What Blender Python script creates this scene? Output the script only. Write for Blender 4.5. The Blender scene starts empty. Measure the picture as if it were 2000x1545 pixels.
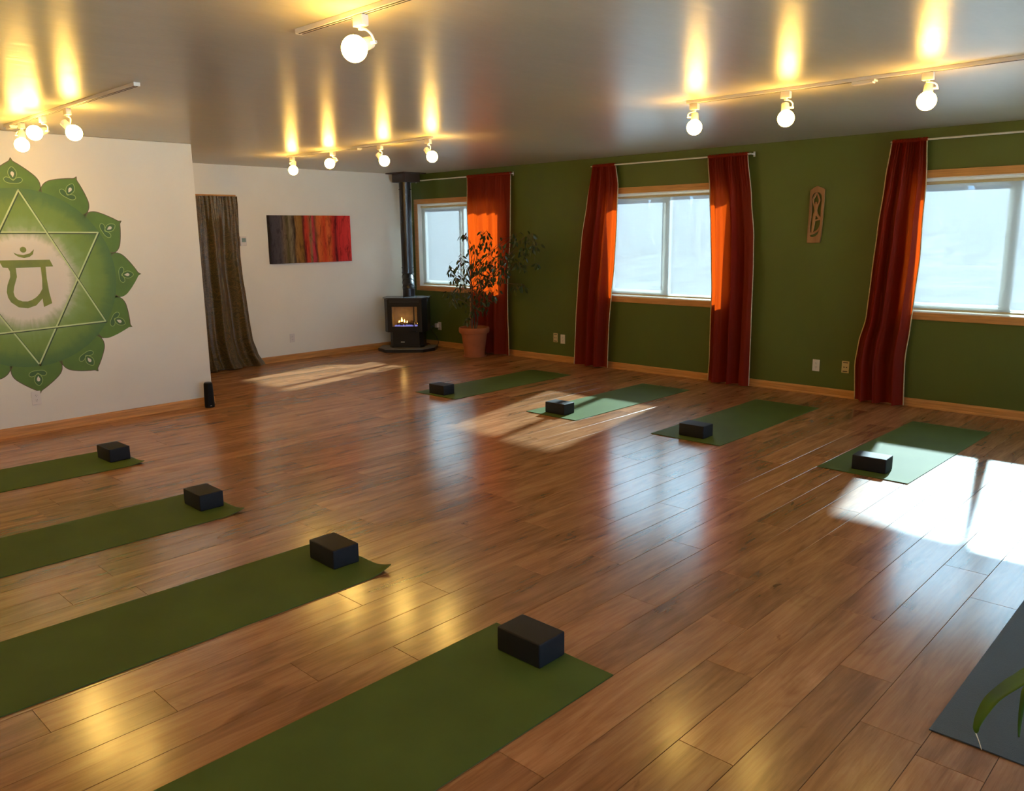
import bpy, bmesh, math, random
from mathutils import Vector, Matrix
random.seed(7)
PI = math.pi
S = bpy.context.scene
COL = S.collection

# ------------------------------------------------------------------ camera
cam_d = bpy.data.cameras.new('camera')
cam = bpy.data.objects.new('camera', cam_d)
COL.objects.link(cam)
_r = Vector((0.72537351, 0.68824715, -0.01221151))
_u = Vector((-0.12592126, 0.15011287, 0.98061713))
_f = Vector((-0.67674005, 0.70977601, -0.19555285))
_m = Matrix((( _r.x, _u.x, -_f.x), (_r.y, _u.y, -_f.y), (_r.z, _u.z, -_f.z))).to_4x4()
_m.translation = Vector((9.55218799, -7.92483428, 1.62687004))
cam.matrix_world = _m
cam_d.sensor_fit = 'HORIZONTAL'
cam_d.sensor_width = 36.0
cam_d.lens = 1588.93 / 2000 * 36.0
cam_d.clip_start = 0.02
cam_d.clip_end = 600
S.camera = cam

# ------------------------------------------------------------------ sky
w = bpy.data.worlds.new('world'); S.world = w; w.use_nodes = True
nt = w.node_tree; nt.nodes.clear()
out = nt.nodes.new('ShaderNodeOutputWorld'); bg = nt.nodes.new('ShaderNodeBackground')
tc = nt.nodes.new('ShaderNodeTexCoord'); sep = nt.nodes.new('ShaderNodeSeparateXYZ')
ramp = nt.nodes.new('ShaderNodeValToRGB')
ns = nt.nodes.new('ShaderNodeTexNoise'); ns.inputs['Scale'].default_value = 5; ns.inputs['Detail'].default_value = 5
mp = nt.nodes.new('ShaderNodeMapping'); mp.inputs['Scale'].default_value = (1, 1, 3)
mix = nt.nodes.new('ShaderNodeMix'); mix.data_type = 'RGBA'
cr = nt.nodes.new('ShaderNodeValToRGB')
cr.color_ramp.elements[0].position = .50; cr.color_ramp.elements[0].color = (0, 0, 0, 1)
cr.color_ramp.elements[1].position = .68; cr.color_ramp.elements[1].color = (1, 1, 1, 1)
ramp.color_ramp.elements[0].position = .0; ramp.color_ramp.elements[0].color = (.22, .45, .80, 1)
ramp.color_ramp.elements[1].position = .6; ramp.color_ramp.elements[1].color = (.16, .34, .70, 1)
L = nt.links
L.new(tc.outputs['Generated'], sep.inputs[0]); L.new(sep.outputs['Z'], ramp.inputs[0])
L.new(tc.outputs['Generated'], mp.inputs[0]); L.new(mp.outputs[0], ns.inputs['Vector'])
L.new(ns.outputs['Fac'], cr.inputs[0]); L.new(cr.outputs[0], mix.inputs[0])
L.new(ramp.outputs[0], mix.inputs[6]); mix.inputs[7].default_value = (.85, .92, 1.0, 1)
L.new(mix.outputs[2], bg.inputs[0]); bg.inputs[1].default_value = 6.0
L.new(bg.outputs[0], out.inputs[0])

# ------------------------------------------------------------------ sun
sun_d = bpy.data.lights.new('sun', 'SUN'); sun = bpy.data.objects.new('sun', sun_d); COL.objects.link(sun)
sun_d.energy = 70.0; sun_d.angle = math.radians(1.6); sun_d.color = (.85, .97, 1.07)
sun.rotation_euler = Vector((0.2, -1.0, -0.571)).to_track_quat('-Z', 'Y').to_euler()

LAMP_STRENGTH = 84.0
LAMP_COLOR = (1.0, .57, .12, 1)

S.view_settings.view_transform = 'Standard'; S.view_settings.look = 'None'
S.view_settings.gamma = 1.0; S.view_settings.use_curve_mapping = False
S.view_settings.exposure = 0.40

H = 2.484
XM = 1.931
YM = -4.236
XR, YB = 12.2, -11.2       # walls behind the camera

# ------------------------------------------------------------------ materials
def new_mat(name):
    m = bpy.data.materials.new(name); m.use_nodes = True
    n = m.node_tree; n.nodes.clear()
    o = n.nodes.new('ShaderNodeOutputMaterial')
    return m, n, o
def N(n, t, **kw):
    x = n.nodes.new(t)
    for k, v in kw.items():
        if k in x.inputs: x.inputs[k].default_value = v
        else: setattr(x, k, v)
    return x
def rampn(n, stops, interp='LINEAR'):
    r = n.nodes.new('ShaderNodeValToRGB'); r.color_ramp.interpolation = interp
    e = r.color_ramp.elements
    while len(e) < len(stops): e.new(.5)
    for i, (p, c) in enumerate(stops):
        e[i].position = p; e[i].color = (*c, 1) if len(c) == 3 else c
    return r
def simple(name, col, rough=.5, metal=0, var=.12, scale=6, bump=0, bscale=60, spec=.5, coat=0, sheen=0, stretch=(1, 1, 1)):
    m, n, o = new_mat(name)
    b = N(n, 'ShaderNodeBsdfPrincipled', Roughness=rough, Metallic=metal)
    b.inputs['Specular IOR Level'].default_value = spec
    b.inputs['Coat Weight'].default_value = coat
    b.inputs['Sheen Weight'].default_value = sheen
    t = N(n, 'ShaderNodeTexCoord'); mpn = N(n, 'ShaderNodeMapping', Scale=stretch)
    n.links.new(t.outputs['Object'], mpn.inputs[0])
    no = N(n, 'ShaderNodeTexNoise', Scale=scale, Detail=4.0)
    n.links.new(mpn.outputs[0], no.inputs['Vector'])
    r = rampn(n, [(.3, tuple(c * (1 - var) for c in col)), (.7, tuple(min(1, c * (1 + var)) for c in col))])
    n.links.new(no.outputs['Fac'], r.inputs[0]); n.links.new(r.outputs[0], b.inputs['Base Color'])
    if bump:
        n2 = N(n, 'ShaderNodeTexNoise', Scale=bscale, Detail=3.0)
        n.links.new(mpn.outputs[0], n2.inputs['Vector'])
        bu = N(n, 'ShaderNodeBump', Strength=bump, Distance=.004)
        n.links.new(n2.outputs['Fac'], bu.inputs['Height']); n.links.new(bu.outputs[0], b.inputs['Normal'])
    n.links.new(b.outputs[0], o.inputs[0])
    return m
def emit(name, col, s):
    m, n, o = new_mat(name)
    e = N(n, 'ShaderNodeEmission', Strength=s); e.inputs[0].default_value = col
    n.links.new(e.outputs[0], o.inputs[0]); return m

M = {}
def ceiling_mat():
    m, n, o = new_mat('ceiling_paint')
    b = N(n, 'ShaderNodeBsdfPrincipled', Roughness=.36); b.inputs['Specular IOR Level'].default_value = .33
    t = N(n, 'ShaderNodeNewGeometry'); mpn = N(n, 'ShaderNodeMapping', Scale=(3, 1.0, 1)); mpn.inputs['Rotation'].default_value = (0, 0, .75)
    n.links.new(t.outputs['Position'], mpn.inputs[0])
    no = N(n, 'ShaderNodeTexNoise', Scale=2.2, Detail=5.0, Roughness=.6, Distortion=.6)
    n.links.new(mpn.outputs[0], no.inputs['Vector'])
    r = rampn(n, [(.3, (.47, .425, .30)), (.7, (.53, .48, .35))])
    n.links.new(no.outputs['Fac'], r.inputs[0]); n.links.new(r.outputs[0], b.inputs['Base Color'])
    rr = N(n, 'ShaderNodeMapRange'); rr.inputs['To Min'].default_value = .26; rr.inputs['To Max'].default_value = .36
    n.links.new(no.outputs['Fac'], rr.inputs[0]); n.links.new(rr.outputs[0], b.inputs['Roughness'])
    n2 = N(n, 'ShaderNodeTexNoise', Scale=5.0, Detail=5.0, Distortion=.8)
    n.links.new(mpn.outputs[0], n2.inputs['Vector'])
    bu = N(n, 'ShaderNodeBump', Strength=.16, Distance=.012)
    n.links.new(n2.outputs['Fac'], bu.inputs['Height']); n.links.new(bu.outputs[0], b.inputs['Normal'])
    n.links.new(b.outputs[0], o.inputs[0]); return m
M['ceiling'] = ceiling_mat()
M['white_wall'] = simple('white_wall_paint', (.82, .79, .67), .55, var=.02, scale=2, bump=.10, bscale=90)
M['green_wall'] = simple('green_wall_paint', (.080, .108, .013), .5, var=.05, scale=2, bump=.10, bscale=90)
M['oak'] = simple('oak_trim', (.48, .21, .055), .42, var=.22, scale=9, stretch=(1, 1, 12), bump=.05)
M['oak_h'] = simple('oak_trim_along', (.52, .235, .062), .42, var=.22, scale=14, stretch=(.25, .25, 5), bump=.05)
M['vinyl'] = simple('white_vinyl', (.78, .78, .74), .35, var=.02)
M['white_metal'] = simple('white_enamel_metal', (.72, .68, .58), .35, var=.02)
M['slot'] = simple('dark_slot', (.03, .02, .015), .6)
M['black_steel'] = simple('black_painted_steel', (.008, .008, .009), .34, spec=.35, var=.1, bump=.03)
M['pipe_black'] = simple('black_stove_pipe', (.010, .010, .012), .28, var=.1)
M['steel_top'] = simple('satin_stove_top', (.05, .055, .06), .22, var=.05)
M['brown_metal'] = simple('brown_flue_box', (.035, .018, .012), .5)
M['block'] = simple('black_foam', (.010, .009, .009), .6, spec=.3, var=.15, scale=60, bump=.35, bscale=400)
M['mat_green'] = simple('green_rubber_mat', (.070, .108, .024), .6, spec=.10, var=.10, scale=3, bump=.25, bscale=700)
M['mat_dark'] = simple('charcoal_rubber_mat', (.045, .065, .080), .5, var=.10, scale=3, bump=.5, bscale=500, stretch=(.2, 1, 1))
M['terracotta'] = simple('terracotta', (.38, .12, .045), .8, spec=.2, var=.12, scale=8, bump=.1)
M['soil'] = simple('potting_soil', (.03, .02, .012), .9, var=.4, scale=40, bump=.5)
M['bark'] = simple('thin_bark', (.10, .07, .045), .7, var=.25, scale=20)
M['leaf'] = simple('ficus_leaf', (.028, .055, .014), .38, var=.35, scale=5)
M['cream_hem'] = simple('cream_selvage', (.62, .50, .30), .8, var=.15, scale=40)
M['carved'] = simple('carved_wood', (.30, .15, .055), .6, spec=.2, var=.25, scale=12, stretch=(1, 1, .2), bump=.1)
M['plate_white'] = simple('white_plastic', (.70, .66, .60), .4, var=.02)
M['plate_beige'] = simple('almond_plastic', (.55, .44, .22), .45, var=.03)
M['dark_plastic'] = simple('dark_plastic', (.02, .02, .02), .4)
M['speaker'] = simple('black_speaker_cloth', (.004, .004, .004), .6, spec=.15, var=.2, scale=200, bump=.1)
M['lcd'] = simple('grey_display', (.22, .32, .30), .25)
M['stone'] = simple('grey_hearth_slate', (.20, .19, .17), .5, var=.2, scale=12, bump=.1)
M['brick_liner'] = simple('firebox_liner', (.30, .22, .15), .85, var=.2, scale=12, bump=.2)
M['log'] = simple('charred_log', (.07, .035, .02), .85, var=.5, scale=20, bump=.4)
M['bulb'] = emit('warm_bulb_glow', LAMP_COLOR, LAMP_STRENGTH)
M['flame'] = emit('yellow_flame', (1, .48, .10, 1), 9.0)
M['flame_blue'] = emit('blue_gas_flame', (.28, .26, .8, 1), 1.1)
M['snow'] = simple('bounce_snow', (.80, .82, .84), .8, var=.25, scale=.6)
M['far_tree'] = simple('distant_conifer', (.10, .13, .11), .9, var=.8, scale=.35)
M['fence'] = simple('pale_fence_wood', (.16, .16, .15), .8)
M['bare_bark'] = simple('grey_bark', (.12, .11, .10), .9, var=.3)
M['subfloor'] = simple('dark_subfloor', (.03, .016, .008), .8)
M['plant_leaf'] = simple('fresh_green_leaf', (.04, .11, .006), .45, spec=.3, var=.25, scale=14, stretch=(1, 1, .3))
M['door_dark'] = simple('brown_door', (.10, .055, .03), .5)
M['glaze'] = simple('grey_glazed_pot', (.25, .26, .27), .3)

def glass_mat():
    m, n, o = new_mat('window_glass')
    t = N(n, 'ShaderNodeBsdfTransparent'); t.inputs[0].default_value = (.93, .97, .96, 1)
    g = N(n, 'ShaderNodeBsdfGlossy', Roughness=.02)
    f = N(n, 'ShaderNodeFresnel', IOR=1.45); mx = N(n, 'ShaderNodeMixShader')
    n.links.new(f.outputs[0], mx.inputs[0]); n.links.new(t.outputs[0], mx.inputs[1]); n.links.new(g.outputs[0], mx.inputs[2])
    n.links.new(mx.outputs[0], o.inputs[0]); return m
M['glass'] = glass_mat()
def shade_mat():
    # woven solar screen: part of it holes, part of it scattering yarn
    m, n, o = new_mat('solar_screen')
    t = N(n, 'ShaderNodeBsdfTransparent'); t.inputs[0].default_value = (.92, 1, 1, 1)
    tr = N(n, 'ShaderNodeBsdfTranslucent'); tr.inputs[0].default_value = (.012, .0125, .0125, 1)
    di = N(n, 'ShaderNodeBsdfDiffuse'); di.inputs[0].default_value = (.35, .36, .34, 1)
    ad = N(n, 'ShaderNodeAddShader'); mx = N(n, 'ShaderNodeMixShader')
    tc = N(n, 'ShaderNodeTexCoord'); mpn = N(n, 'ShaderNodeMapping', Scale=(6, 1, 60))
    mp2 = N(n, 'ShaderNodeMapping', Scale=(60, 1, 5))
    n.links.new(tc.outputs['Object'], mpn.inputs[0]); n.links.new(tc.outputs['Object'], mp2.inputs[0])
    a = N(n, 'ShaderNodeTexNoise', Scale=1.0, Detail=3.0); b = N(n, 'ShaderNodeTexNoise', Scale=1.0, Detail=3.0)
    n.links.new(mpn.outputs[0], a.inputs['Vector']); n.links.new(mp2.outputs[0], b.inputs['Vector'])
    ma = N(n, 'ShaderNodeMath', operation='ADD'); n.links.new(a.outputs['Fac'], ma.inputs[0]); n.links.new(b.outputs['Fac'], ma.inputs[1])
    mr = N(n, 'ShaderNodeMapRange'); mr.inputs['From Min'].default_value = .6; mr.inputs['From Max'].default_value = 1.4
    mr.inputs['To Min'].default_value = .115; mr.inputs['To Max'].default_value = .140
    n.links.new(ma.outputs[0], mr.inputs[0])
    # yarn scatters sunlight mostly forwards (downwards into the room)
    hr = N(n, 'ShaderNodeBsdfHair', component='Transmission'); hr.inputs['Color'].default_value = (.036, .044, .048, 1)
    hr.inputs['RoughnessU'].default_value = .40; hr.inputs['RoughnessV'].default_value = .18
    tg = N(n, 'ShaderNodeCombineXYZ'); tg.inputs[0].default_value = 1.0
    n.links.new(tg.outputs[0], hr.inputs['Tangent'])
    ad2 = N(n, 'ShaderNodeAddShader'); n.links.new(tr.outputs[0], ad2.inputs[0]); n.links.new(hr.outputs[0], ad2.inputs[1])
    n.links.new(ad2.outputs[0], ad.inputs[0]); n.links.new(di.outputs[0], ad.inputs[1])
    n.links.new(mr.outputs[0], mx.inputs[0]); n.links.new(ad.outputs[0], mx.inputs[1]); n.links.new(t.outputs[0], mx.inputs[2])
    n.links.new(mx.outputs[0], o.inputs[0]); return m
M['shade'] = shade_mat()
def curtain_mat():
    m, n, o = new_mat('rust_red_curtain_cloth')
    di = N(n, 'ShaderNodeBsdfPrincipled', Roughness=.8); di.inputs['Specular IOR Level'].default_value = .2
    di.inputs['Sheen Weight'].default_value = .05
    tr = N(n, 'ShaderNodeBsdfTranslucent'); tr.inputs[0].default_value = (.80, .080, .004, 1)
    tc = N(n, 'ShaderNodeTexCoord'); no = N(n, 'ShaderNodeTexNoise', Scale=300.0, Detail=2.0)
    n.links.new(tc.outputs['Object'], no.inputs['Vector'])
    r = rampn(n, [(.3, (.165, .016, .007)), (.7, (.225, .024, .009))])
    n.links.new(no.outputs['Fac'], r.inputs[0]); n.links.new(r.outputs[0], di.inputs['Base Color'])
    mx = N(n, 'ShaderNodeMixShader'); mx.inputs[0].default_value = .42
    n.links.new(di.outputs[0], mx.inputs[1]); n.links.new(tr.outputs[0], mx.inputs[2]); n.links.new(mx.outputs[0], o.inputs[0])
    return m
M['curtain'] = curtain_mat()
def damask_mat():
    m, n, o = new_mat('brown_damask')
    b = N(n, 'ShaderNodeBsdfPrincipled', Roughness=.42); b.inputs['Sheen Weight'].default_value = .06; b.inputs['Specular IOR Level'].default_value = .4
    tc = N(n, 'ShaderNodeTexCoord'); mpn = N(n, 'ShaderNodeMapping', Scale=(1, 1, 1))
    n.links.new(tc.outputs['UV'], mpn.inputs[0])
    no = N(n, 'ShaderNodeTexNoise', Scale=7.0, Detail=1.5, Distortion=2.4)
    n.links.new(mpn.outputs[0], no.inputs['Vector'])
    wv = N(n, 'ShaderNodeTexWave', wave_type='RINGS', Scale=2.2, Distortion=7.0, Detail=2.0); wv.inputs['Detail Scale'].default_value = 2.2
    n.links.new(mpn.outputs[0], wv.inputs['Vector'])
    r1 = rampn(n, [(.36, (.055, .036, .008)), (.40, (.15, .095, .022)), (.44, (.065, .042, .009)), (.50, (.085, .055, .012)), (.53, (.19, .10, .026)), (.56, (.06, .040, .009)), (.64, (.075, .048, .010)), (.67, (.16, .11, .03)), (.70, (.06, .04, .009))])
    r2 = rampn(n, [(.90, (0, 0, 0)), (1.0, (.4, .4, .4))])
    n.links.new(no.outputs['Fac'], r1.inputs[0]); n.links.new(wv.outputs['Fac'], r2.inputs[0])
    mx = N(n, 'ShaderNodeMix', data_type='RGBA'); mx.inputs[7].default_value = (.15, .085, .03, 1)
    n.links.new(r2.outputs[0], mx.inputs[0]); n.links.new(r1.outputs[0], mx.inputs[6])
    n.links.new(mx.outputs[2], b.inputs['Base Color']); n.links.new(b.outputs[0], o.inputs[0]); return m
M['damask'] = damask_mat()
def plank_mat():
    m, n, o = new_mat('rustic_laminate')
    # lacquered print: matt colour under a clear wear layer whose reflection grows towards grazing view
    b = N(n, 'ShaderNodeBsdfDiffuse'); g = N(n, 'ShaderNodeBsdfGlossy'); g.inputs[0].default_value = (.88, .97, 1, 1)
    lw = N(n, 'ShaderNodeLayerWeight', Blend=.5); pw = N(n, 'ShaderNodeMath', operation='POWER'); pw.inputs[1].default_value = 4.8
    n.links.new(lw.outputs['Facing'], pw.inputs[0])
    ma_ = N(n, 'ShaderNodeMath', operation='MULTIPLY_ADD'); ma_.inputs[1].default_value = 3.5; ma_.inputs[2].default_value = .01; n.links.new(pw.outputs[0], ma_.inputs[0])
    mi_ = N(n, 'ShaderNodeMath', operation='MINIMUM'); mi_.inputs[1].default_value = .29; n.links.new(ma_.outputs[0], mi_.inputs[0])
    mxs = N(n, 'ShaderNodeMixShader'); n.links.new(mi_.outputs[0], mxs.inputs[0]); n.links.new(b.outputs[0], mxs.inputs[1]); n.links.new(g.outputs[0], mxs.inputs[2])
    geo = N(n, 'ShaderNodeNewGeometry'); oi = N(n, 'ShaderNodeObjectInfo'); at = N(n, 'ShaderNodeAttribute', attribute_name='rand')
    su = N(n, 'ShaderNodeMath', operation='ADD'); n.links.new(oi.outputs['Random'], su.inputs[0]); n.links.new(at.outputs['Fac'], su.inputs[1])
    wn = N(n, 'ShaderNodeTexWhiteNoise', noise_dimensions='1D'); n.links.new(su.outputs[0], wn.inputs['W'])
    sc = N(n, 'ShaderNodeVectorMath', operation='SCALE'); sc.inputs['Scale'].default_value = 40; n.links.new(wn.outputs['Color'], sc.inputs[0])
    ad = N(n, 'ShaderNodeVectorMath', operation='ADD'); n.links.new(geo.outputs['Position'], ad.inputs[0]); n.links.new(sc.outputs[0], ad.inputs[1])
    def stretched(s, **kw):
        mpn = N(n, 'ShaderNodeMapping', Scale=s); n.links.new(ad.outputs[0], mpn.inputs[0])
        no = N(n, 'ShaderNodeTexNoise', **kw); n.links.new(mpn.outputs[0], no.inputs['Vector']); return no
    a = stretched((15, 1.6, 1), Scale=1.0, Detail=6.0, Roughness=.58, Distortion=.7)
    c = stretched((6.0, 1.3, 1), Scale=1.0, Detail=3.0, Roughness=.5, Distortion=1.6)
    d = stretched((95, 3.5, 1), Scale=1.0, Detail=4.0, Roughness=.7)
    k = stretched((9, 4.0, 1), Scale=1.0, Detail=4.0, Roughness=.55, Distortion=.5)
    r = rampn(n, [(.22, (.23, .100, .042)), (.40, (.30, .135, .056)), (.53, (.37, .175, .077)), (.68, (.44, .22, .10)), (.85, (.54, .30, .145))])
    n.links.new(a.outputs['Fac'], r.inputs[0])
    def mult(col_in, fac_sock, col, lo, hi, strength=1.0):
        rr = rampn(n, [(lo, (0, 0, 0)), (hi, (1, 1, 1))]); n.links.new(fac_sock, rr.inputs[0])
        mm = N(n, 'ShaderNodeMath', operation='MULTIPLY'); mm.inputs[1].default_value = strength; n.links.new(rr.outputs[0], mm.inputs[0])
        mx = N(n, 'ShaderNodeMix', data_type='RGBA', blend_type='MULTIPLY'); mx.inputs[7].default_value = (*col, 1)
        n.links.new(mm.outputs[0], mx.inputs[0]); n.links.new(col_in, mx.inputs[6]); return mx.outputs[2]
    x = mult(r.outputs[0], c.outputs['Fac'], (.62, .54, .50), .54, .72, .85)
    x = mult(x, k.outputs['Fac'], (.50, .43, .39), .70, .78, .9)
    x = mult(x, d.outputs['Fac'], (.80, .75, .70), .45, .62, .7)
    hv = N(n, 'ShaderNodeHueSaturation'); n.links.new(x, hv.inputs['Color'])
    mr = N(n, 'ShaderNodeMapRange'); mr.inputs['To Min'].default_value = .80; mr.inputs['To Max'].default_value = 1.18
    n.links.new(wn.outputs['Value'], mr.inputs[0]); n.links.new(mr.outputs[0], hv.inputs['Value'])
    n.links.new(hv.outputs[0], b.inputs['Color'])
    rr = N(n, 'ShaderNodeMapRange'); rr.inputs['To Min'].default_value = .19; rr.inputs['To Max'].default_value = .21
    n.links.new(c.outputs['Fac'], rr.inputs[0]); n.links.new(rr.outputs[0], g.inputs['Roughness'])
    
    n.links.new(mxs.outputs[0], o.inputs[0]); return m
M['plank'] = plank_mat()
def painting_mat():
    m, n, o = new_mat('abstract_stripe_paint')
    b = N(n, 'ShaderNodeBsdfPrincipled', Roughness=.6); b.inputs['Specular IOR Level'].default_value = .15
    tc = N(n, 'ShaderNodeTexCoord'); sp = N(n, 'ShaderNodeSeparateXYZ'); n.links.new(tc.outputs['Object'], sp.inputs[0])
    mpn = N(n, 'ShaderNodeMapping', Scale=(1, 14, 2.0)); n.links.new(tc.outputs['Object'], mpn.inputs[0])
    no = N(n, 'ShaderNodeTexNoise', Scale=1.4, Detail=6.0, Roughness=.65, Distortion=.5); n.links.new(mpn.outputs[0], no.inputs['Vector'])
    # u = (y+.626)/1.252
    u = N(n, 'ShaderNodeMapRange'); u.inputs['From Min'].default_value = -.626; u.inputs['From Max'].default_value = .626; n.links.new(sp.outputs['Y'], u.inputs[0])
    n0 = N(n, 'ShaderNodeMath', operation='SUBTRACT'); n.links.new(no.outputs['Fac'], n0.inputs[0]); n0.inputs[1].default_value = .5
    n1 = N(n, 'ShaderNodeMath', operation='MULTIPLY_ADD'); n.links.new(n0.outputs[0], n1.inputs[0]); n1.inputs[1].default_value = .075; n.links.new(u.outputs[0], n1.inputs[2])
    r = rampn(n, [(0, (.02, .015, .015)), (.04, (.055, .045, .045)), (.13, (.07, .055, .055)), (.17, (.16, .11, .06)), (.21, (.09, .07, .02)), (.255, (.22, .17, .09)), (.29, (.05, .03, .02)),
                  (.315, (.30, .14, .03)), (.385, (.22, .10, .015)), (.405, (.10, .015, .01)), (.43, (.50, .035, .015)), (.465, (.45, .05, .015)), (.49, (.22, .15, .05)), (.52, (.55, .03, .05)), (.555, (.16, .05, .02)),
                  (.585, (.62, .13, .02)), (.66, (.55, .045, .01)), (.71, (.62, .12, .02)), (.77, (.50, .025, .01)), (.805, (.13, .01, .008)), (.84, (.58, .025, .018)), (1, (.66, .04, .03))])
    n.links.new(n1.outputs[0], r.inputs[0])
    mp2 = N(n, 'ShaderNodeMapping', Scale=(1, 20, 5)); n.links.new(tc.outputs['Object'], mp2.inputs[0])
    nn = N(n, 'ShaderNodeTexNoise', Scale=1.0, Detail=6.0, Roughness=.7, Distortion=.8); n.links.new(mp2.outputs[0], nn.inputs['Vector'])
    r2 = rampn(n, [(.32, (.30, .22, .22)), (.52, (1, 1, 1)), (.66, (1.0, 1.0, 1.0)), (.78, (1, 1, 1))]); n.links.new(nn.outputs['Fac'], r2.inputs[0])
    mx = N(n, 'ShaderNodeMix', data_type='RGBA', blend_type='MULTIPLY'); mx.inputs[0].default_value = 1
    n.links.new(r.outputs[0], mx.inputs[6]); n.links.new(r2.outputs[0], mx.inputs[7])
    r3 = rampn(n, [(.62, (0, 0, 0)), (.74, (1, 1, 1))]); n.links.new(nn.outputs['Fac'], r3.inputs[0])
    mx2 = N(n, 'ShaderNodeMix', data_type='RGBA', blend_type='SCREEN'); n.links.new(r3.outputs[0], mx2.inputs[0])
    n.links.new(mx.outputs[2], mx2.inputs[6]); mx2.inputs[7].default_value = (.12, .06, .02, 1)
    n.links.new(mx2.outputs[2], b.inputs['Base Color']); n.links.new(b.outputs[0], o.inputs[0]); return m
M['painting'] = painting_mat()
def disc_mat():
    m, n, o = new_mat('mural_disc_paint')
    b = N(n, 'ShaderNodeBsdfPrincipled', Roughness=.55)
    tc = N(n, 'ShaderNodeTexCoord')
    ln = N(n, 'ShaderNodeVectorMath', operation='LENGTH')
    mpn = N(n, 'ShaderNodeMapping', Scale=(0, 1, 1)); n.links.new(tc.outputs['Object'], mpn.inputs[0]); n.links.new(mpn.outputs[0], ln.inputs[0])
    no = N(n, 'ShaderNodeTexNoise', Scale=9.0, Detail=6.0, Roughness=.6); n.links.new(tc.outputs['Object'], no.inputs['Vector'])
    # angular streaks
    sp = N(n, 'ShaderNodeSeparateXYZ'); n.links.new(tc.outputs['Object'], sp.inputs[0])
    an = N(n, 'ShaderNodeMath', operation='ARCTAN2'); n.links.new(sp.outputs['Y'], an.inputs[0]); n.links.new(sp.outputs['Z'], an.inputs[1])
    cv = N(n, 'ShaderNodeCombineXYZ'); n.links.new(an.outputs[0], cv.inputs[0])
    n3 = N(n, 'ShaderNodeTexNoise', Scale=9.0, Detail=3.0); n.links.new(cv.outputs[0], n3.inputs['Vector'])
    m1 = N(n, 'ShaderNodeMath', operation='MULTIPLY_ADD'); n.links.new(no.outputs['Fac'], m1.inputs[0]); m1.inputs[1].default_value = .10; n.links.new(ln.outputs['Value'], m1.inputs[2])
    m2 = N(n, 'ShaderNodeMath', operation='MULTIPLY_ADD'); n.links.new(n3.outputs['Fac'], m2.inputs[0]); m2.inputs[1].default_value = .09; n.links.new(m1.outputs[0], m2.inputs[2])
    r = rampn(n, [(.0, (.74, .70, .62)), (.42, (.72, .68, .58)), (.475, (.42, .46, .27)), (.53, (.22, .33, .09)), (.62, (.17, .27, .035)), (.70, (.15, .24, .025)), (.765, (.085, .17, .022)), (.86, (.06, .135, .025))])
    n.links.new(m2.outputs[0], r.inputs[0]); n.links.new(r.outputs[0], b.inputs['Base Color'])
    n.links.new(b.outputs[0], o.inputs[0]); return m
M['disc'] = disc_mat()
M['petal'] = simple('mural_petal_green', (.092, .180, .012), .55, var=.12, scale=7)
M['petal_dark'] = simple('mural_dark_green', (.05, .12, .015), .55, var=.1)
M['petal_edge'] = simple('mural_petal_outline', (.12, .075, .03), .55, var=.1)
M['mural_line'] = simple('mural_pale_line', (.52, .62, .28), .55, var=.08)
M['mural_thin'] = simple('mural_yellow_green_line', (.34, .44, .10), .55, var=.08)
M['mural_cream'] = simple('mural_cream', (.72, .66, .52), .55, var=.04)
M['glyph'] = simple('mural_olive_brush', (.17, .21, .02), .55, var=.15, scale=12)
M['dark_edge'] = simple('mural_deep_green_line', (.035, .07, .01), .55)

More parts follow.
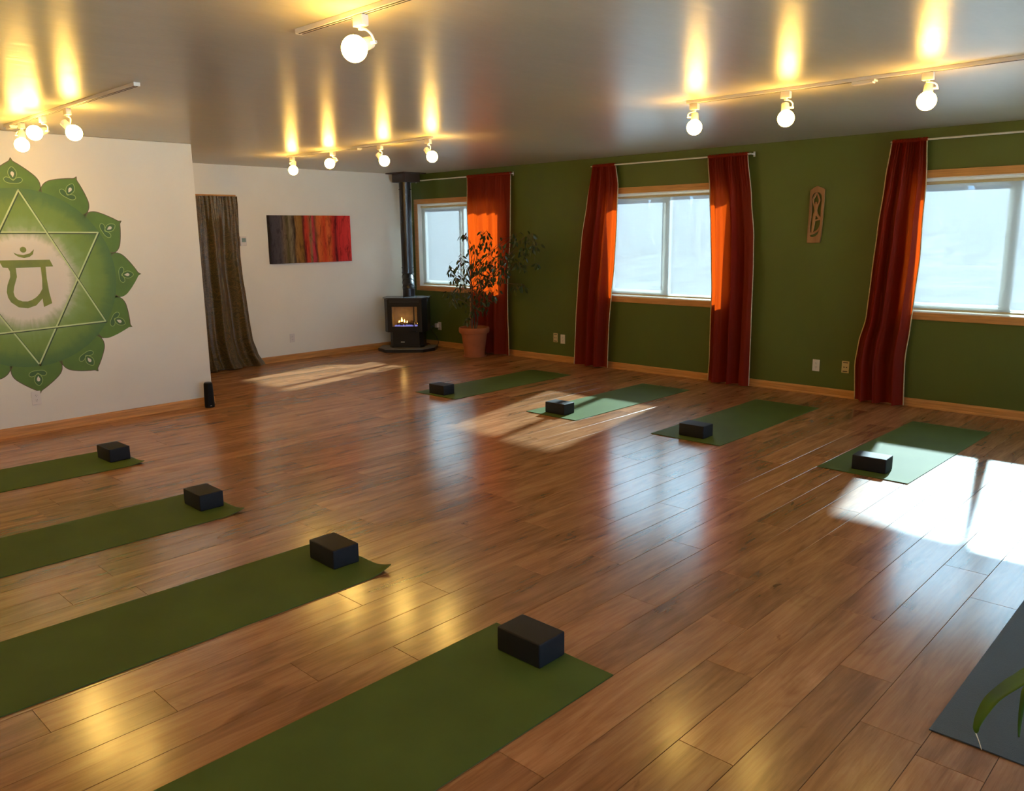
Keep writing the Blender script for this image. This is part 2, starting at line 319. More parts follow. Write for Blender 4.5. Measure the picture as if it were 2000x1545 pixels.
# ------------------------------------------------------------------ mesh helpers
def link(o, parent=None):
    COL.objects.link(o)
    if parent: o.parent = parent
    return o
def tag(o, label=None, cat=None, group=None, kind=None):
    if label: o['label'] = label
    if cat: o['category'] = cat
    if group: o['group'] = group
    if kind: o['kind'] = kind
    return o
def empty(name, loc=(0, 0, 0), rz=0, label=None, cat=None, group=None, kind=None):
    o = bpy.data.objects.new(name, None); o.location = loc; o.rotation_euler = (0, 0, rz); o.empty_display_size = .1
    link(o); return tag(o, label, cat, group, kind)
class MB:
    def __init__(s): s.bm = bmesh.new()
    def box(s, c, d, bevel=0, rz=0, seg=2):
        t = bmesh.new(); bmesh.ops.create_cube(t, size=1.0)
        bmesh.ops.scale(t, vec=d, verts=t.verts)
        if bevel: bmesh.ops.bevel(t, geom=t.edges[:], offset=bevel, segments=seg, profile=.6, affect='EDGES')
        if rz: bmesh.ops.rotate(t, cent=(0, 0, 0), matrix=Matrix.Rotation(rz, 3, 'Z'), verts=t.verts)
        bmesh.ops.translate(t, vec=c, verts=t.verts); s._join(t); return s
    def bx(s, x0, x1, y0, y1, z0, z1, bevel=0):
        return s.box(((x0 + x1) / 2, (y0 + y1) / 2, (z0 + z1) / 2), (abs(x1 - x0), abs(y1 - y0), abs(z1 - z0)), bevel)
    def _join(s, t):
        me = bpy.data.meshes.new('_t'); t.to_mesh(me); s.bm.from_mesh(me); bpy.data.meshes.remove(me); t.free()
    def cyl(s, a, b, r0, r1=None, n=16, cap=True):
        a, b = Vector(a), Vector(b); r1 = r0 if r1 is None else r1; d = b - a
        t = bmesh.new(); bmesh.ops.create_cone(t, cap_ends=cap, segments=n, radius1=r0, radius2=r1, depth=d.length)
        q = Vector((0, 0, 1)).rotation_difference(d.normalized()).to_matrix().to_4x4(); q.translation = (a + b) / 2
        bmesh.ops.transform(t, matrix=q, verts=t.verts); s._join(t); return s
    def sphere(s, c, r, n=24, sc=(1, 1, 1)):
        t = bmesh.new(); bmesh.ops.create_uvsphere(t, u_segments=n, v_segments=n // 2, radius=r)
        bmesh.ops.scale(t, vec=sc, verts=t.verts); bmesh.ops.translate(t, vec=c, verts=t.verts); s._join(t); return s
    def tube(s, pts, r, n=8):
        pts = [Vector(p) for p in pts]; rs = r if isinstance(r, (list, tuple)) else [r] * len(pts)
        rings = []
        up = Vector((0, 0, 1))
        for i, p in enumerate(pts):
            d = (pts[min(i + 1, len(pts) - 1)] - pts[max(i - 1, 0)]).normalized()
            a = d.cross(up)
            if a.length < .1: a = d.cross(Vector((1, 0, 0)))
            a.normalize(); b = d.cross(a)
            rings.append([s.bm.verts.new(p + (a * math.cos(2 * PI * k / n) + b * math.sin(2 * PI * k / n)) * rs[i]) for k in range(n)])
        for i in range(len(rings) - 1):
            for k in range(n):
                s.bm.faces.new((rings[i][k], rings[i][(k + 1) % n], rings[i + 1][(k + 1) % n], rings[i + 1][k]))
        s.bm.faces.new(rings[0][::-1]); s.bm.faces.new(rings[-1]); return s
    def lathe(s, prof, c=(0, 0, 0), n=32):
        rings = []
        for r, z in prof:
            rings.append([s.bm.verts.new((c[0] + r * math.cos(2 * PI * k / n), c[1] + r * math.sin(2 * PI * k / n), c[2] + z)) for k in range(n)])
        for i in range(len(rings) - 1):
            for k in range(n):
                s.bm.faces.new((rings[i][k], rings[i][(k + 1) % n], rings[i + 1][(k + 1) % n], rings[i + 1][k]))
        s.bm.faces.new(rings[0][::-1]); s.bm.faces.new(rings[-1]); return s
    def prism(s, poly, z0, z1):
        lo = [s.bm.verts.new((x, y, z0)) for x, y in poly]; hi = [s.bm.verts.new((x, y, z1)) for x, y in poly]
        k = len(poly)
        for i in range(k): s.bm.faces.new((lo[i], lo[(i + 1) % k], hi[(i + 1) % k], hi[i]))
        s.bm.faces.new(lo[::-1]); s.bm.faces.new(hi); return s
    def build(s, name, mat, parent=None, smooth=False, world=None):
        """world: parent's world location to subtract when the geometry is in world coordinates"""
        if world is not None: bmesh.ops.translate(s.bm, vec=-Vector(world), verts=s.bm.verts)
        bmesh.ops.recalc_face_normals(s.bm, faces=s.bm.faces)
        me = bpy.data.meshes.new(name); s.bm.to_mesh(me); s.bm.free()
        me.materials.append(mat)
        if smooth:
            for p in me.polygons: p.use_smooth = True
            if smooth != 2:
                me.set_sharp_from_angle(angle=math.radians(40))
        o = bpy.data.objects.new(name, me); return link(o, parent)
def raw(name, verts, faces, mat, parent=None, smooth=True, uvs=None):
    me = bpy.data.meshes.new(name); me.from_pydata([tuple(v) for v in verts], [], faces); me.update()
    me.materials.append(mat)
    if smooth:
        for p in me.polygons: p.use_smooth = True
    if uvs:
        ul = me.uv_layers.new(name='UVMap')
        for l in me.loops: ul.data[l.index].uv = uvs[l.vertex_index]
    o = bpy.data.objects.new(name, me); return link(o, parent)
def fill2d(loops, thick, mapper, bevel=0):
    """closed 2D loops with holes -> MB holding a slab of that outline; mapper turns (u,v,w) into a point"""
    cu = bpy.data.curves.new('_c', 'CURVE'); cu.dimensions = '2D'; cu.fill_mode = 'BOTH'; cu.extrude = thick / 2; cu.bevel_depth = bevel
    for lp in loops:
        sp = cu.splines.new('POLY'); sp.points.add(len(lp) - 1)
        for i, (a, b) in enumerate(lp): sp.points[i].co = (a, b, 0, 1)
        sp.use_cyclic_u = True
    o = bpy.data.objects.new('_c', cu); COL.objects.link(o)
    dg = bpy.context.evaluated_depsgraph_get(); me = bpy.data.meshes.new_from_object(o.evaluated_get(dg))
    bpy.data.objects.remove(o); bpy.data.curves.remove(cu)
    mb = MB(); mb.bm.from_mesh(me); bpy.data.meshes.remove(me)
    bmesh.ops.remove_doubles(mb.bm, verts=mb.bm.verts, dist=1e-6)
    for v in mb.bm.verts: v.co = Vector(mapper(v.co.x, v.co.y, v.co.z))
    return mb
def smooth_loop(pts, n=6, closed=True):
    """Catmull-Rom"""
    r = []; k = len(pts)
    rng = range(k) if closed else range(k - 1)
    for i in rng:
        p0 = pts[(i - 1) % k] if closed or i > 0 else pts[0]; p1 = pts[i]; p2 = pts[(i + 1) % k]
        p3 = pts[(i + 2) % k] if closed or i + 2 < k else pts[-1]
        for j in range(n):
            t = j / n
            r.append(tuple(.5 * ((2 * b) + (-a + c) * t + (2 * a - 5 * b + 4 * c - d) * t * t + (-a + 3 * b - 3 * c + d) * t ** 3) for a, b, c, d in zip(p0, p1, p2, p3)))
    if not closed: r.append(tuple(pts[-1]))
    return r
def ribbon(pts, wd, closed=False):
    """2D polyline -> outline loop(s) of a stroke"""
    k = len(pts); Lf, Rt = [], []
    for i in range(k):
        a = Vector(pts[(i - 1) % k] if closed or i > 0 else pts[0]); b = Vector(pts[(i + 1) % k] if closed or i < k - 1 else pts[-1])
        d = (b - a); d = d.normalized() if d.length > 0 else Vector((1, 0)); nn = Vector((-d.y, d.x)); h = (wd[i] if isinstance(wd, (list, tuple)) else wd) / 2
        p = Vector(pts[i]); Lf.append(tuple(p + nn * h)); Rt.append(tuple(p - nn * h))
    return [Lf, Rt] if closed else [Lf + Rt[::-1]]
def interp(curve, z):
    """curve: list of (x, z) by falling z"""
    c = sorted(curve, key=lambda q: q[1])
    if z <= c[0][1]: return c[0][0]
    for (x0, z0), (x1, z1) in zip(c, c[1:]):
        if z <= z1:
            t = (z - z0) / (z1 - z0); t = t * t * (3 - 2 * t) * .5 + t * .5
            return x0 + (x1 - x0) * t
    return c[-1][0]

# ================================================================== STRUCTURE
# ---- floor of separate planks
floor = MB().bx(0, XR, YB, 0, -.06, -.004).build('floor', M['subfloor']); tag(floor, kind='structure')
PW, PL = .1965, 1.28
joints = {7.90: -4.995, 8.095: -5.328, 8.29: -4.555, 7.507: -5.066, 7.703: -4.535, 8.487: -5.018, 8.683: -4.055, 7.113: -4.80, 7.31: -4.355,
          6.72: -6.875, 6.523: -7.22, 6.917: -6.43, 5.541: -6.82}
GAP = .0009
def plank_mesh(length, me_name='plank'):
    x1 = PW - GAP * 2; c = .0009; y1 = length - GAP * 2; t = .004
    v = [(0, 0, -t), (x1, 0, -t), (x1, y1, -t), (0, y1, -t), (0, 0, -c * .6), (x1, 0, -c * .6), (x1, y1, -c * .6), (0, y1, -c * .6),
         (c, c, 0), (x1 - c, c, 0), (x1 - c, y1 - c, 0), (c, y1 - c, 0)]
    f = [(0, 1, 5, 4), (1, 2, 6, 5), (2, 3, 7, 6), (3, 0, 4, 7), (4, 5, 9, 8), (5, 6, 10, 9), (6, 7, 11, 10), (7, 4, 8, 11), (8, 9, 10, 11)]
    return v, f
camM = _m.inverted()
def on_screen_area(x, y0, y1):
    n = 0; best = 0
    for i in range(5):
        for j in range(3):
            p = camM @ Vector((x + PW * j / 2, y0 + (y1 - y0) * i / 4, 0))
            if p.z > -.3: continue
            u = p.x / -p.z * 1588.9; vv = p.y / -p.z * 1588.9
            if abs(u) < 1010 and abs(vv) < 785: best += 1 / (p.z * p.z * -p.z)
    return best * (y1 - y0)
planks = []
k0 = -42
for k in range(k0, 26):
    x = 8.095 + PW * k
    if x + PW <= 0.001 or x >= XR - .001: continue
    ph = None
    for jx, jy in joints.items():
        if abs(jx - (8.095 + PW * k)) < .06: ph = jy
    if ph is None: ph = -random.random() * PL - (.37 * k)
    off = ph % PL
    ys = []; y = math.floor((YB - off) / PL) * PL + off
    while y < 0:
        a, b_ = max(y, YB), min(y + PL, 0.0)
        if b_ - a > .02: planks.append((x, a, b_, on_screen_area(x, a, b_)))
        y += PL
planks.sort(key=lambda q: -q[3])
mesh_cache = {}
shown = [q for q in planks if q[0] >= 0 and q[0] + PW < XR][:300]; shown_set = set(shown)
for i, (x, a, b_, ar) in enumerate(shown):
    key = round(b_ - a, 3)
    if key not in mesh_cache:
        v, f = plank_mesh(b_ - a); me = bpy.data.meshes.new('plank'); me.from_pydata(v, [], f); me.update(); me.materials.append(M['plank']); mesh_cache[key] = me
    o = bpy.data.objects.new('plank', mesh_cache[key]); o.location = (x + GAP, a + GAP, 0); link(o, floor)
V, F, RA = [], [], []
for (x, a, b_, ar) in [q for q in planks if q not in shown_set]:
    v, f = plank_mesh(b_ - a); o0 = len(V); V += [(min(max(p[0] + x + GAP, .0005), XR), p[1] + a + GAP, p[2]) for p in v]; F += [tuple(q + o0 for q in g) for g in f]
    RA += [random.random()] * len(f)
me = bpy.data.meshes.new('planks_beyond'); me.from_pydata(V, [], F); me.update(); me.materials.append(M['plank'])
at = me.attributes.new('rand', 'FLOAT', 'FACE'); at.data.foreach_set('value', RA)
o = bpy.data.objects.new('remaining_planks', me); link(o, floor); tag(o, kind='stuff')

tag(MB().bx(-.2, XR + .2, YB - .2, .2, H, H + .12).build('ceiling', M['ceiling']), kind='structure')

# ---- green wall with window openings
WT = .16
WIN = [(.13, 1.88), (3.54, 5.20), (6.965, 8.635), (10.25, 11.7)]  # last opening is an unseen window added to bring in daylight
WZ0, WZ1 = .875, 2.062
gw = MB()
xs = [-.16] + [q for p in WIN for q in p] + [XR + .16]
for i in range(0, len(xs), 2): gw.bx(xs[i], xs[i + 1], 0, WT, -.06, H)
for a, b_ in WIN: gw.bx(a, b_, 0, WT, -.06, WZ0); gw.bx(a, b_, 0, WT, WZ1, H)
gwo = gw.build('wall_right', M['green_wall']); tag(gwo, 'olive green wall with the three windows', kind='structure')
tag(MB().bx(-.16, 0, YM - .14, 0, -.06, H).build('wall_back', M['white_wall']), kind='structure')
mw = MB().box((XM - .065, (YM + YB) / 2, H / 2 - .03), (.13, YM - YB, H + .06), .012)
mw.bx(-.16, XM - .13, YM - .13, YM - .01, -.06, H)
tag(mw.build('wall_left', M['white_wall'], smooth=True), kind='structure')
# the wall behind the camera, with three unseen windows added for daylight fill
ADDED_WIN = [(-10.4, -7.9, .06, 1.98), (-7.0, -4.4, .06, 1.98), (-3.5, -.9, .06, 1.98)]
fwb = MB(); ysf = [YB - .16] + [q for p in ADDED_WIN for q in p[:2]] + [0]
for i in range(0, len(ysf), 2): fwb.bx(XR, XR + .16, ysf[i], ysf[i + 1], -.06, H)
for a, b_, c_, d_ in ADDED_WIN: fwb.bx(XR, XR + .16, a, b_, -.06, c_); fwb.bx(XR, XR + .16, a, b_, d_, H)
tag(fwb.build('wall_front', M['white_wall']), kind='structure')
for i, (a, b_, c_, d_) in enumerate(ADDED_WIN):
    wn = empty('window_%d' % (i + 5), (XR, (a + b_) / 2, c_), kind='structure'); wl = wn.location.copy()  # added windows, numbered on from those in the green wall
    f_ = MB(); x0, x1 = XR + .06, XR + .12; m_ = (a + b_) / 2
    f_.bx(x0, x1, a, a + .05, c_, d_); f_.bx(x0, x1, b_ - .05, b_, c_, d_); f_.bx(x0, x1, a + .05, b_ - .05, c_, c_ + .05); f_.bx(x0, x1, a + .05, b_ - .05, d_ - .05, d_); f_.bx(x0, x1, m_ - .03, m_ + .03, c_ + .05, d_ - .05)
    f_.build('window_frame', M['vinyl'], wn, world=wl)
    for y0, y1 in ((a + .05, m_ - .03), (m_ + .03, b_ - .05)): MB().bx(XR + .088, XR + .092, y0, y1, c_ + .05, d_ - .05).build('pane', M['glass'], wn, world=wl)
    cs = MB(); cs.bx(XR - .016, XR, a - .066, b_ + .066, d_, d_ + .066); cs.bx(XR - .016, XR, a - .066, a, c_, d_); cs.bx(XR - .016, XR, b_, b_ + .066, c_, d_)
    if c_ > .5: cs.bx(XR - .016, XR, a - .066, b_ + .066, c_ - .066, c_)
    cs.build('casing', M['oak'], wn, world=wl)
tag(MB().bx(XM - .13, XR, YB - .16, YB, -.06, H).build('wall_rear', M['white_wall']), kind='structure')

# ---- baseboards (eased top, small toe)
def baseboard(name, a, b_, nrm):
    a, b_ = Vector(a), Vector(b_); n_ = Vector(nrm)
    prof = [(0, .0), (.016, 0), (.016, .012), (.012, .02), (.012, .062), (.008, .076), (.003, .08), (0, .08)]
    vs, fs = [], []
    for p in (a, b_):
        for d, z in prof: vs.append(p + n_ * d + Vector((0, 0, z)))
    k = len(prof)
    for i in range(k - 1): fs.append((i, i + 1, k + i + 1, k + i))
    fs += [tuple(range(k)), tuple(range(2 * k - 1, k - 1, -1))]
    o = raw(name, vs, fs, M['oak_h'], smooth=False); tag(o, kind='structure'); return o
baseboard('baseboard_right', (.0, 0, 0), (XR, 0, 0), (0, -1, 0))
baseboard('baseboard_back', (0, -.001, 0), (0, -2.80, 0), (1, 0, 0))
baseboard('baseboard_left', (XM, YM + .012, 0), (XM, YB, 0), (1, 0, 0))
baseboard('baseboard_left_return', (XM + .016, YM, 0), (.0, YM, 0), (0, 1, 0))

# ---- windows
for i, (a, b_) in enumerate(WIN):
    wn = empty('window_%d' % (i + 1), ((a + b_) / 2, 0, WZ0), kind='structure'); wl = wn.location.copy()
    cw = .066
    t = .016
    MB().bx(a - cw, b_ + cw, -t, 0, WZ1, WZ1 + cw, .004).build('casing', M['oak_h'], wn, world=wl)
    MB().bx(a - cw, b_ + cw, -t, 0, WZ0 - cw, WZ0, .004).build('casing', M['oak_h'], wn, world=wl)
    for xx in (a - cw, b_): MB().bx(xx, xx + cw, -t, 0, WZ0, WZ1, .004).build('casing', M['oak'], wn, world=wl)
    jb = MB(); jt = .008
    jb.bx(a, a + jt, -.004, WT, WZ0, WZ1); jb.bx(b_ - jt, b_, -.004, WT, WZ0, WZ1); jb.bx(a, b_, -.004, WT, WZ1 - jt, WZ1); jb.bx(a, b_, -.004, WT, WZ0, WZ0 + jt)
    jb.build('jamb_liner', M['vinyl'], wn, world=wl)
    fy0, fy1 = .085, .145; fw = .038
    fr = MB(); A, B_, C, D = a + jt, b_ - jt, WZ0 + jt, WZ1 - jt
    fr.bx(A, A + fw, fy0, fy1, C, D); fr.bx(B_ - fw, B_, fy0, fy1, C, D); fr.bx(A + fw, B_ - fw, fy0, fy1, C, C + fw); fr.bx(A + fw, B_ - fw, fy0, fy1, D - fw, D)
    fr.build('window_frame', M['vinyl'], wn, world=wl)
    mid = (a + b_) / 2
    MB().bx(mid - .028, mid + .028, fy0 + .004, fy1 - .004, C + fw, D - fw, .003).build('mullion', M['vinyl'], wn, world=wl)
    # the sliding sash stands on the left half
    sa, sb, sw = A + fw, mid - .028, .034
    ss = MB(); ss.bx(sa, sa + sw, .10, .125, C + fw, D - fw); ss.bx(sb - sw, sb, .10, .125, C + fw, D - fw); ss.bx(sa + sw, sb - sw, .10, .125, C + fw, C + fw + sw); ss.bx(sa + sw, sb - sw, .10, .125, D - fw - sw, D - fw)
    ss.build('sliding_sash', M['vinyl'], wn, world=wl)
    MB().bx(sa + sw, sb - sw, .110, .114, C + fw + sw, D - fw - sw).build('pane', M['glass'], wn, world=wl)
    MB().bx(mid + .028, B_ - fw, .118, .122, C + fw, D - fw).build('pane', M['glass'], wn, world=wl)

# ---- solar roller shades
for i, (a, b_) in enumerate(WIN[:4]):
    side = ['beside the stove pipe', 'between two red curtains', 'at the right edge', 'added unseen beyond the right edge'][i]  # last shade covers the added window out of view
    rs = empty('roller_shade', ((a + b_) / 2, .06, 2.0), label='pale translucent roller shade drawn down over the window ' + side, cat='shade', group='solar roller shades in the three windows')
    wl = rs.location.copy()
    MB().cyl((a + .012, .06, 2.018), (b_ - .012, .06, 2.018), .014, n=14).build('roller_tube', M['plate_beige'], rs, smooth=True, world=wl)
    nx = 24; vs, fs = [], []
    for q in range(2):
        for p in range(nx + 1):
            xx = a + .014 + (b_ - a - .028) * p / nx; vs.append((xx - wl.x, .001 * math.sin(p * 1.3) * (1 - q), (2.018, .908)[q] - wl.z))
    for p in range(nx): fs.append((p, p + 1, nx + 2 + p, nx + 1 + p))
    raw('screen_fabric', vs, fs, M['shade'], rs, smooth=True)
    MB().bx(a + .014, b_ - .014, .056, .064, .892, .908, .002).build('hem_bar', M['plate_beige'], rs, world=wl)

# ---- doorway in the far corner, its casing and the damask curtain over it
dr = empty('door_1', (0, -3.22, 0), kind='structure'); dl = dr.location.copy()
MB().bx(0, .018, -3.70, -2.80, 2.105, 2.13, .003).build('casing', M['oak_h'], dr, world=dl)
MB().bx(0, .018, -2.86, -2.80, 0, 2.105, .003).build('casing', M['oak'], dr, world=dl)
MB().bx(0, .018, -3.70, -3.64, 0, 2.105, .003).build('casing', M['oak'], dr, world=dl)
MB().bx(0, .012, -3.64, -2.86, 0.005, 2.105).build('door_leaf', M['door_dark'], dr, world=dl)

def cloth(name, left, right, ztop, zbot, base_pt, along, depth_dir, mat, parent, folds, amp, nu=90, nv=44, seed=1, d0=.09, width_m=1.2, top_amp=.25, hang=0):
    """hanging cloth between two edge curves; along = unit vector of width, depth_dir = towards the room"""
    rnd = random.Random(seed)
    ph = [rnd.random() * 6.28 for _ in range(4)]
    pos = sorted(rnd.random() for _ in range(folds))
    vs, uv, fs = [], [], []
    for j in range(nv + 1):
        tz = j / nv; z = ztop + (zbot - ztop) * tz
        l, r = interp(left, z), interp(right, z)
        am = amp * (top_amp + (1 - top_amp) * min(1, tz * 2.2) ** .7)
        for i in range(nu + 1):
            u = i / nu
            warp = u + .035 * math.sin(2 * PI * u * 1.5 + ph[0]) + .012 * math.sin(tz * 3 + ph[1])
            f = math.sin(2 * PI * folds * warp + ph[2] + .5 * math.sin(tz * 2.5 + ph[3]))
            f = math.copysign(abs(f) ** .8, f) + .25 * math.sin(2 * PI * folds * 2.7 * warp + ph[1]) 
            g = .18 * math.sin(2 * PI * folds * 6 * u + ph[3]) * max(0, 1 - tz * 5)
            lat = .012 * math.cos(2 * PI * folds * warp + ph[2]) * min(1, tz * 3) * math.sin(PI * u)
            dep = d0 + am * (f * .5) * min(1, .35 + 4 * min(u, 1 - u)) + amp * g + hang * tz
            p = Vector(base_pt) + Vector(along) * (l + (r - l) * u + lat) + Vector(depth_dir) * dep + Vector((0, 0, z))
            vs.append(p); uv.append((u * width_m, tz * (ztop - zbot)))
    for j in range(nv):
        for i in range(nu):
            a = j * (nu + 1) + i; fs.append((a, a + 1, a + nu + 2, a + nu + 1))
    loc = parent.location
    vs = [v - loc for v in vs]
    o = raw(name, vs, fs, mat, parent, uvs=uv)
    return o, vs, nu, nv
def hem_strip(vs, nu, nv, col, parent, depth_dir, along, wd=.008):
    """cream selvage down one edge"""
    V2, F2 = [], []
    sgn = -1 if col == 0 else 1
    for j in range(nv + 1):
        p = vs[j * (nu + 1) + col]; d = Vector(depth_dir) * .003; a = Vector(along) * wd * sgn
        for q in (p - a * .6 + d, p + a * .5 + d, p + a * .5 - d, p - a * .6 - d): V2.append(q)
    for j in range(nv):
        for k in range(4):
            a = j * 4 + k; b = j * 4 + (k + 1) % 4; F2.append((a, b, b + 4, a + 4))
    F2 += [(3, 2, 1, 0), tuple(nv * 4 + k for k in range(4))]
    return raw('edge_hem', V2, F2, M['cream_hem'], parent)

rightE = [(-2.828, 2.113), (-2.824, 2.01), (-2.828, 1.641), (-2.835, 1.392), (-2.825, 1.141), (-2.80, .885), (-2.785, .628), (-2.76, .367), (-2.70, .164), (-2.60, .0)]
leftE = [(-3.70, 2.12), (-3.72, 1.0), (-3.75, .0)]
dc = empty('door_curtain', (.07, -3.2, 0), label='brown and gold damask curtain hanging over the doorway behind the mural wall', cat='curtain')
o, vs, nu, nv = cloth('cloth', [(a, z) for a, z in leftE], [(a, z) for a, z in rightE], 2.108, .012, (0, 0, 0), (0, 1, 0), (1, 0, 0), M['damask'], dc, 4, .12, seed=12, d0=.09, width_m=1.1, top_amp=.4, hang=.03)
MB().cyl((.07, -3.73, 2.100), (.07, -2.85, 2.100), .008, n=10).build('curtain_rod', M['brown_metal'], dc, world=dc.location)

# ---- rust red curtains and their rods
def rod(x0, x1, lab, wdepth=.075, z=2.385):
    r = empty('curtain_rod', ((x0 + x1) / 2, -wdepth, z), label=lab, cat='curtain rod', group='white curtain rods on the green wall')
    MB().cyl((x0, -wdepth, z), (x1, -wdepth, z), .0085, n=12).build('pole', M['white_metal'], r, smooth=True, world=r.location)
    for x in (x0, x1):
        MB().tube([(x, -wdepth, z), (x, -.03, z), (x, -.004, z)], .0075).build('bracket', M['white_metal'], r, world=r.location)
        MB().box((x, -.003, z), (.02, .006, .05), .002).build('bracket_plate', M['white_metal'], r, world=r.location)
    return r
rod(.12, 2.07, 'slim white curtain rod running from the stove pipe to the curtain behind the tall plant')
rod(3.40, 5.44, 'slim white curtain rod joining the two curtains of the middle window')
rod(6.80, 8.85, 'slim white curtain rod over the window at the right edge, running out of view')
CUR = [
 ('rust red curtain hanging behind the tall potted ficus, right of the stove',
  [(1.281, 2.379), (1.279, 2.015), (1.296, 1.604), (1.321, 1.119), (1.315, .625), (1.291, .193), (1.284, 0)],
  [(2.095, 2.379), (2.097, 1.989), (2.089, 1.533), (2.045, 1.135), (2.039, .799), (2.043, .527), (2.057, .253), (2.063, .0)], 4, .08, 3),
 ('rust red curtain gathered at the left side of the middle window',
  [(3.433, 2.379), (3.367, 2.007), (3.292, 1.53), (3.247, 1.038), (3.217, .598), (3.195, .0)],
  [(3.752, 2.38), (3.791, 2.164), (3.79, 1.761), (3.769, 1.233), (3.735, .89), (3.711, .567), (3.701, .196), (3.696, 0)], 3, .10, 8),
 ('rust red curtain gathered at the right side of the middle window',
  [(4.957, 2.379), (4.989, 2.002), (5.016, 1.631), (5.035, 1.31), (5.054, .985), (5.052, .71), (5.057, .264), (5.049, 0)],
  [(5.411, 2.379), (5.477, 1.932), (5.522, 1.574), (5.535, 1.213), (5.536, .846), (5.54, .526), (5.54, .0)], 3, .11, 21),
 ('long rust red curtain leaning outward beside the rightmost window',
  [(6.814, 2.379), (6.776, 2.065), (6.737, 1.612), (6.712, 1.193), (6.693, .81), (6.639, .564), (6.619, .365), (6.64, .0)],
  [(7.109, 2.379), (7.123, 2.047), (7.118, 1.696), (7.122, 1.384), (7.103, 1.02), (7.09, .742), (7.068, .457), (7.087, .0)], 3, .12, 33)]
for lab, lf, rt, folds, amp, seed in CUR:
    cx = (lf[0][0] + rt[0][0]) / 2
    c = empty('window_curtain', (cx, -.09, 0), label=lab, cat='curtain', group='rust red window curtains')
    o, vs, nu, nv = cloth('cloth', lf, rt, 2.372, .018, (0, 0, 0), (1, 0, 0), (0, -1, 0), M['curtain'], c, folds, amp, seed=seed, d0=.085, hang=.02)
    # rod pocket: a ruffled sleeve round the pole
    sv, sf = [], []; nn = 70
    rnd = random.Random(seed)
    for i in range(nn + 1):
        x = lf[0][0] + (rt[0][0] - lf[0][0]) * i / nn
        wob = .5 + .5 * math.sin(i * 1.9 + seed) * math.sin(i * .7)
        for k in range(8):
            a = 2 * PI * k / 8; rr = .013 + .004 * wob + (.008 * wob if k in (1, 2, 3) else 0)
            sv.append(Vector((x, -.077 - rr * math.cos(a), 2.385 + rr * math.sin(a))) - c.location)
    for i in range(nn):
        for k in range(8): a = i * 8 + k; b = i * 8 + (k + 1) % 8; sf.append((a, b, b + 8, a + 8))
    raw('rod_pocket', sv, sf, M['curtain'], c)
    hem_strip(vs, nu, nv, 0, c, (0, -1, 0), (1, 0, 0)); hem_strip(vs, nu, nv, nu, c, (0, -1, 0), (1, 0, 0))

# ================================================================== OUTSIDE
gx, gy = 40, 24; V, F = [], []
def hill_z(x, y):
    t = max(0, (y - 14) / 60)
    return -.5 + 5.0 * t * (1 + .10 * math.sin(x * .05 + 1) + .05 * math.sin(x * .17))
for j in range(gy + 1):
    for i in range(gx + 1):
        x = -110 + 180 * i / gx; y = .3 + (84 * (j / gy) ** 1.4); V.append((x, y, hill_z(x, y)))
for j in range(gy):
    for i in range(gx): a = j * (gx + 1) + i; F.append((a, a + 1, a + gx + 2, a + gx + 1))
yard = [f for f in F if max(V[i][1] for i in f) < 13]; F = [f for f in F if max(V[i][1] for i in f) >= 13]
o = raw('ground', V, yard, M['snow']); tag(o, kind='structure')  # near snow, out of sight, kept bright to bounce daylight onto the shades
o = MB().bx(XR + .17, 70, -60, .3, -.8, -.5).build('ground', M['snow']); tag(o, kind='structure')  # snow added outside the unseen front windows to bounce daylight in
def hill_mat():
    m, n, o = new_mat('frosted_forest_hill')
    b = N(n, 'ShaderNodeBsdfDiffuse'); geo = N(n, 'ShaderNodeNewGeometry')
    mpn = N(n, 'ShaderNodeMapping', Scale=(1, .5, .6)); n.links.new(geo.outputs['Position'], mpn.inputs[0])
    no = N(n, 'ShaderNodeTexNoise', Scale=.9, Detail=9.0, Roughness=.75); n.links.new(mpn.outputs[0], no.inputs['Vector'])
    r = rampn(n, [(.40, (.02, .03, .025)), (.5, (.055, .06, .05)), (.60, (.14, .15, .15))]); n.links.new(no.outputs['Fac'], r.inputs[0])
    n.links.new(r.outputs[0], b.inputs[0]); n.links.new(b.outputs[0], o.inputs[0]); return m
hl = raw('hillside', V, F, hill_mat()); tag(hl, kind='structure')
rnd = random.Random(2); V, F = [], []
for k in range(520):
    y = rnd.uniform(26, 66); x = -62 * (y + 8) / 60 + rnd.random() * 64 * (y + 8) / 60 + 9; h = (1.2 + .042 * y) * rnd.uniform(.65, 1.1); r = h * rnd.uniform(.14, .22); z0 = hill_z(x, y) - .1
    for lv in range(3):
        b0 = len(V); zz = z0 + h * (.12 + .25 * lv); rr = r * (1 - .27 * lv)
        for q in range(7):
            a = 6.283 * q / 7 + lv; V.append((x + rr * math.cos(a) * rnd.uniform(.8, 1.15), y + rr * math.sin(a), zz + rnd.uniform(-.08, .08) * h))
        V.append((x, y, zz + h * (.42 if lv < 2 else .40)))
        F += [(b0 + q, b0 + (q + 1) % 7, b0 + 7) for q in range(7)]
o = raw('forest', V, F, M['far_tree'], smooth=False); tag(o, 'distant grey green forest on the slope seen through the shaded windows', 'forest', kind='stuff')
# rail fence
rf = empty('rail_fence', (4, 13, -.5), label='pale rail fence crossing the yard seen through the rightmost window', cat='fence')
for k in range(9):
    MB().box((-8 + k * 2.2, 0, .65), (.12, .12, 1.3), .01).build('fence_post', M['fence'], rf)
for z in (.75, 1.22): MB().box((.8, -.08, z), (18, .05, .09), .01).build('rail', M['fence'], rf)
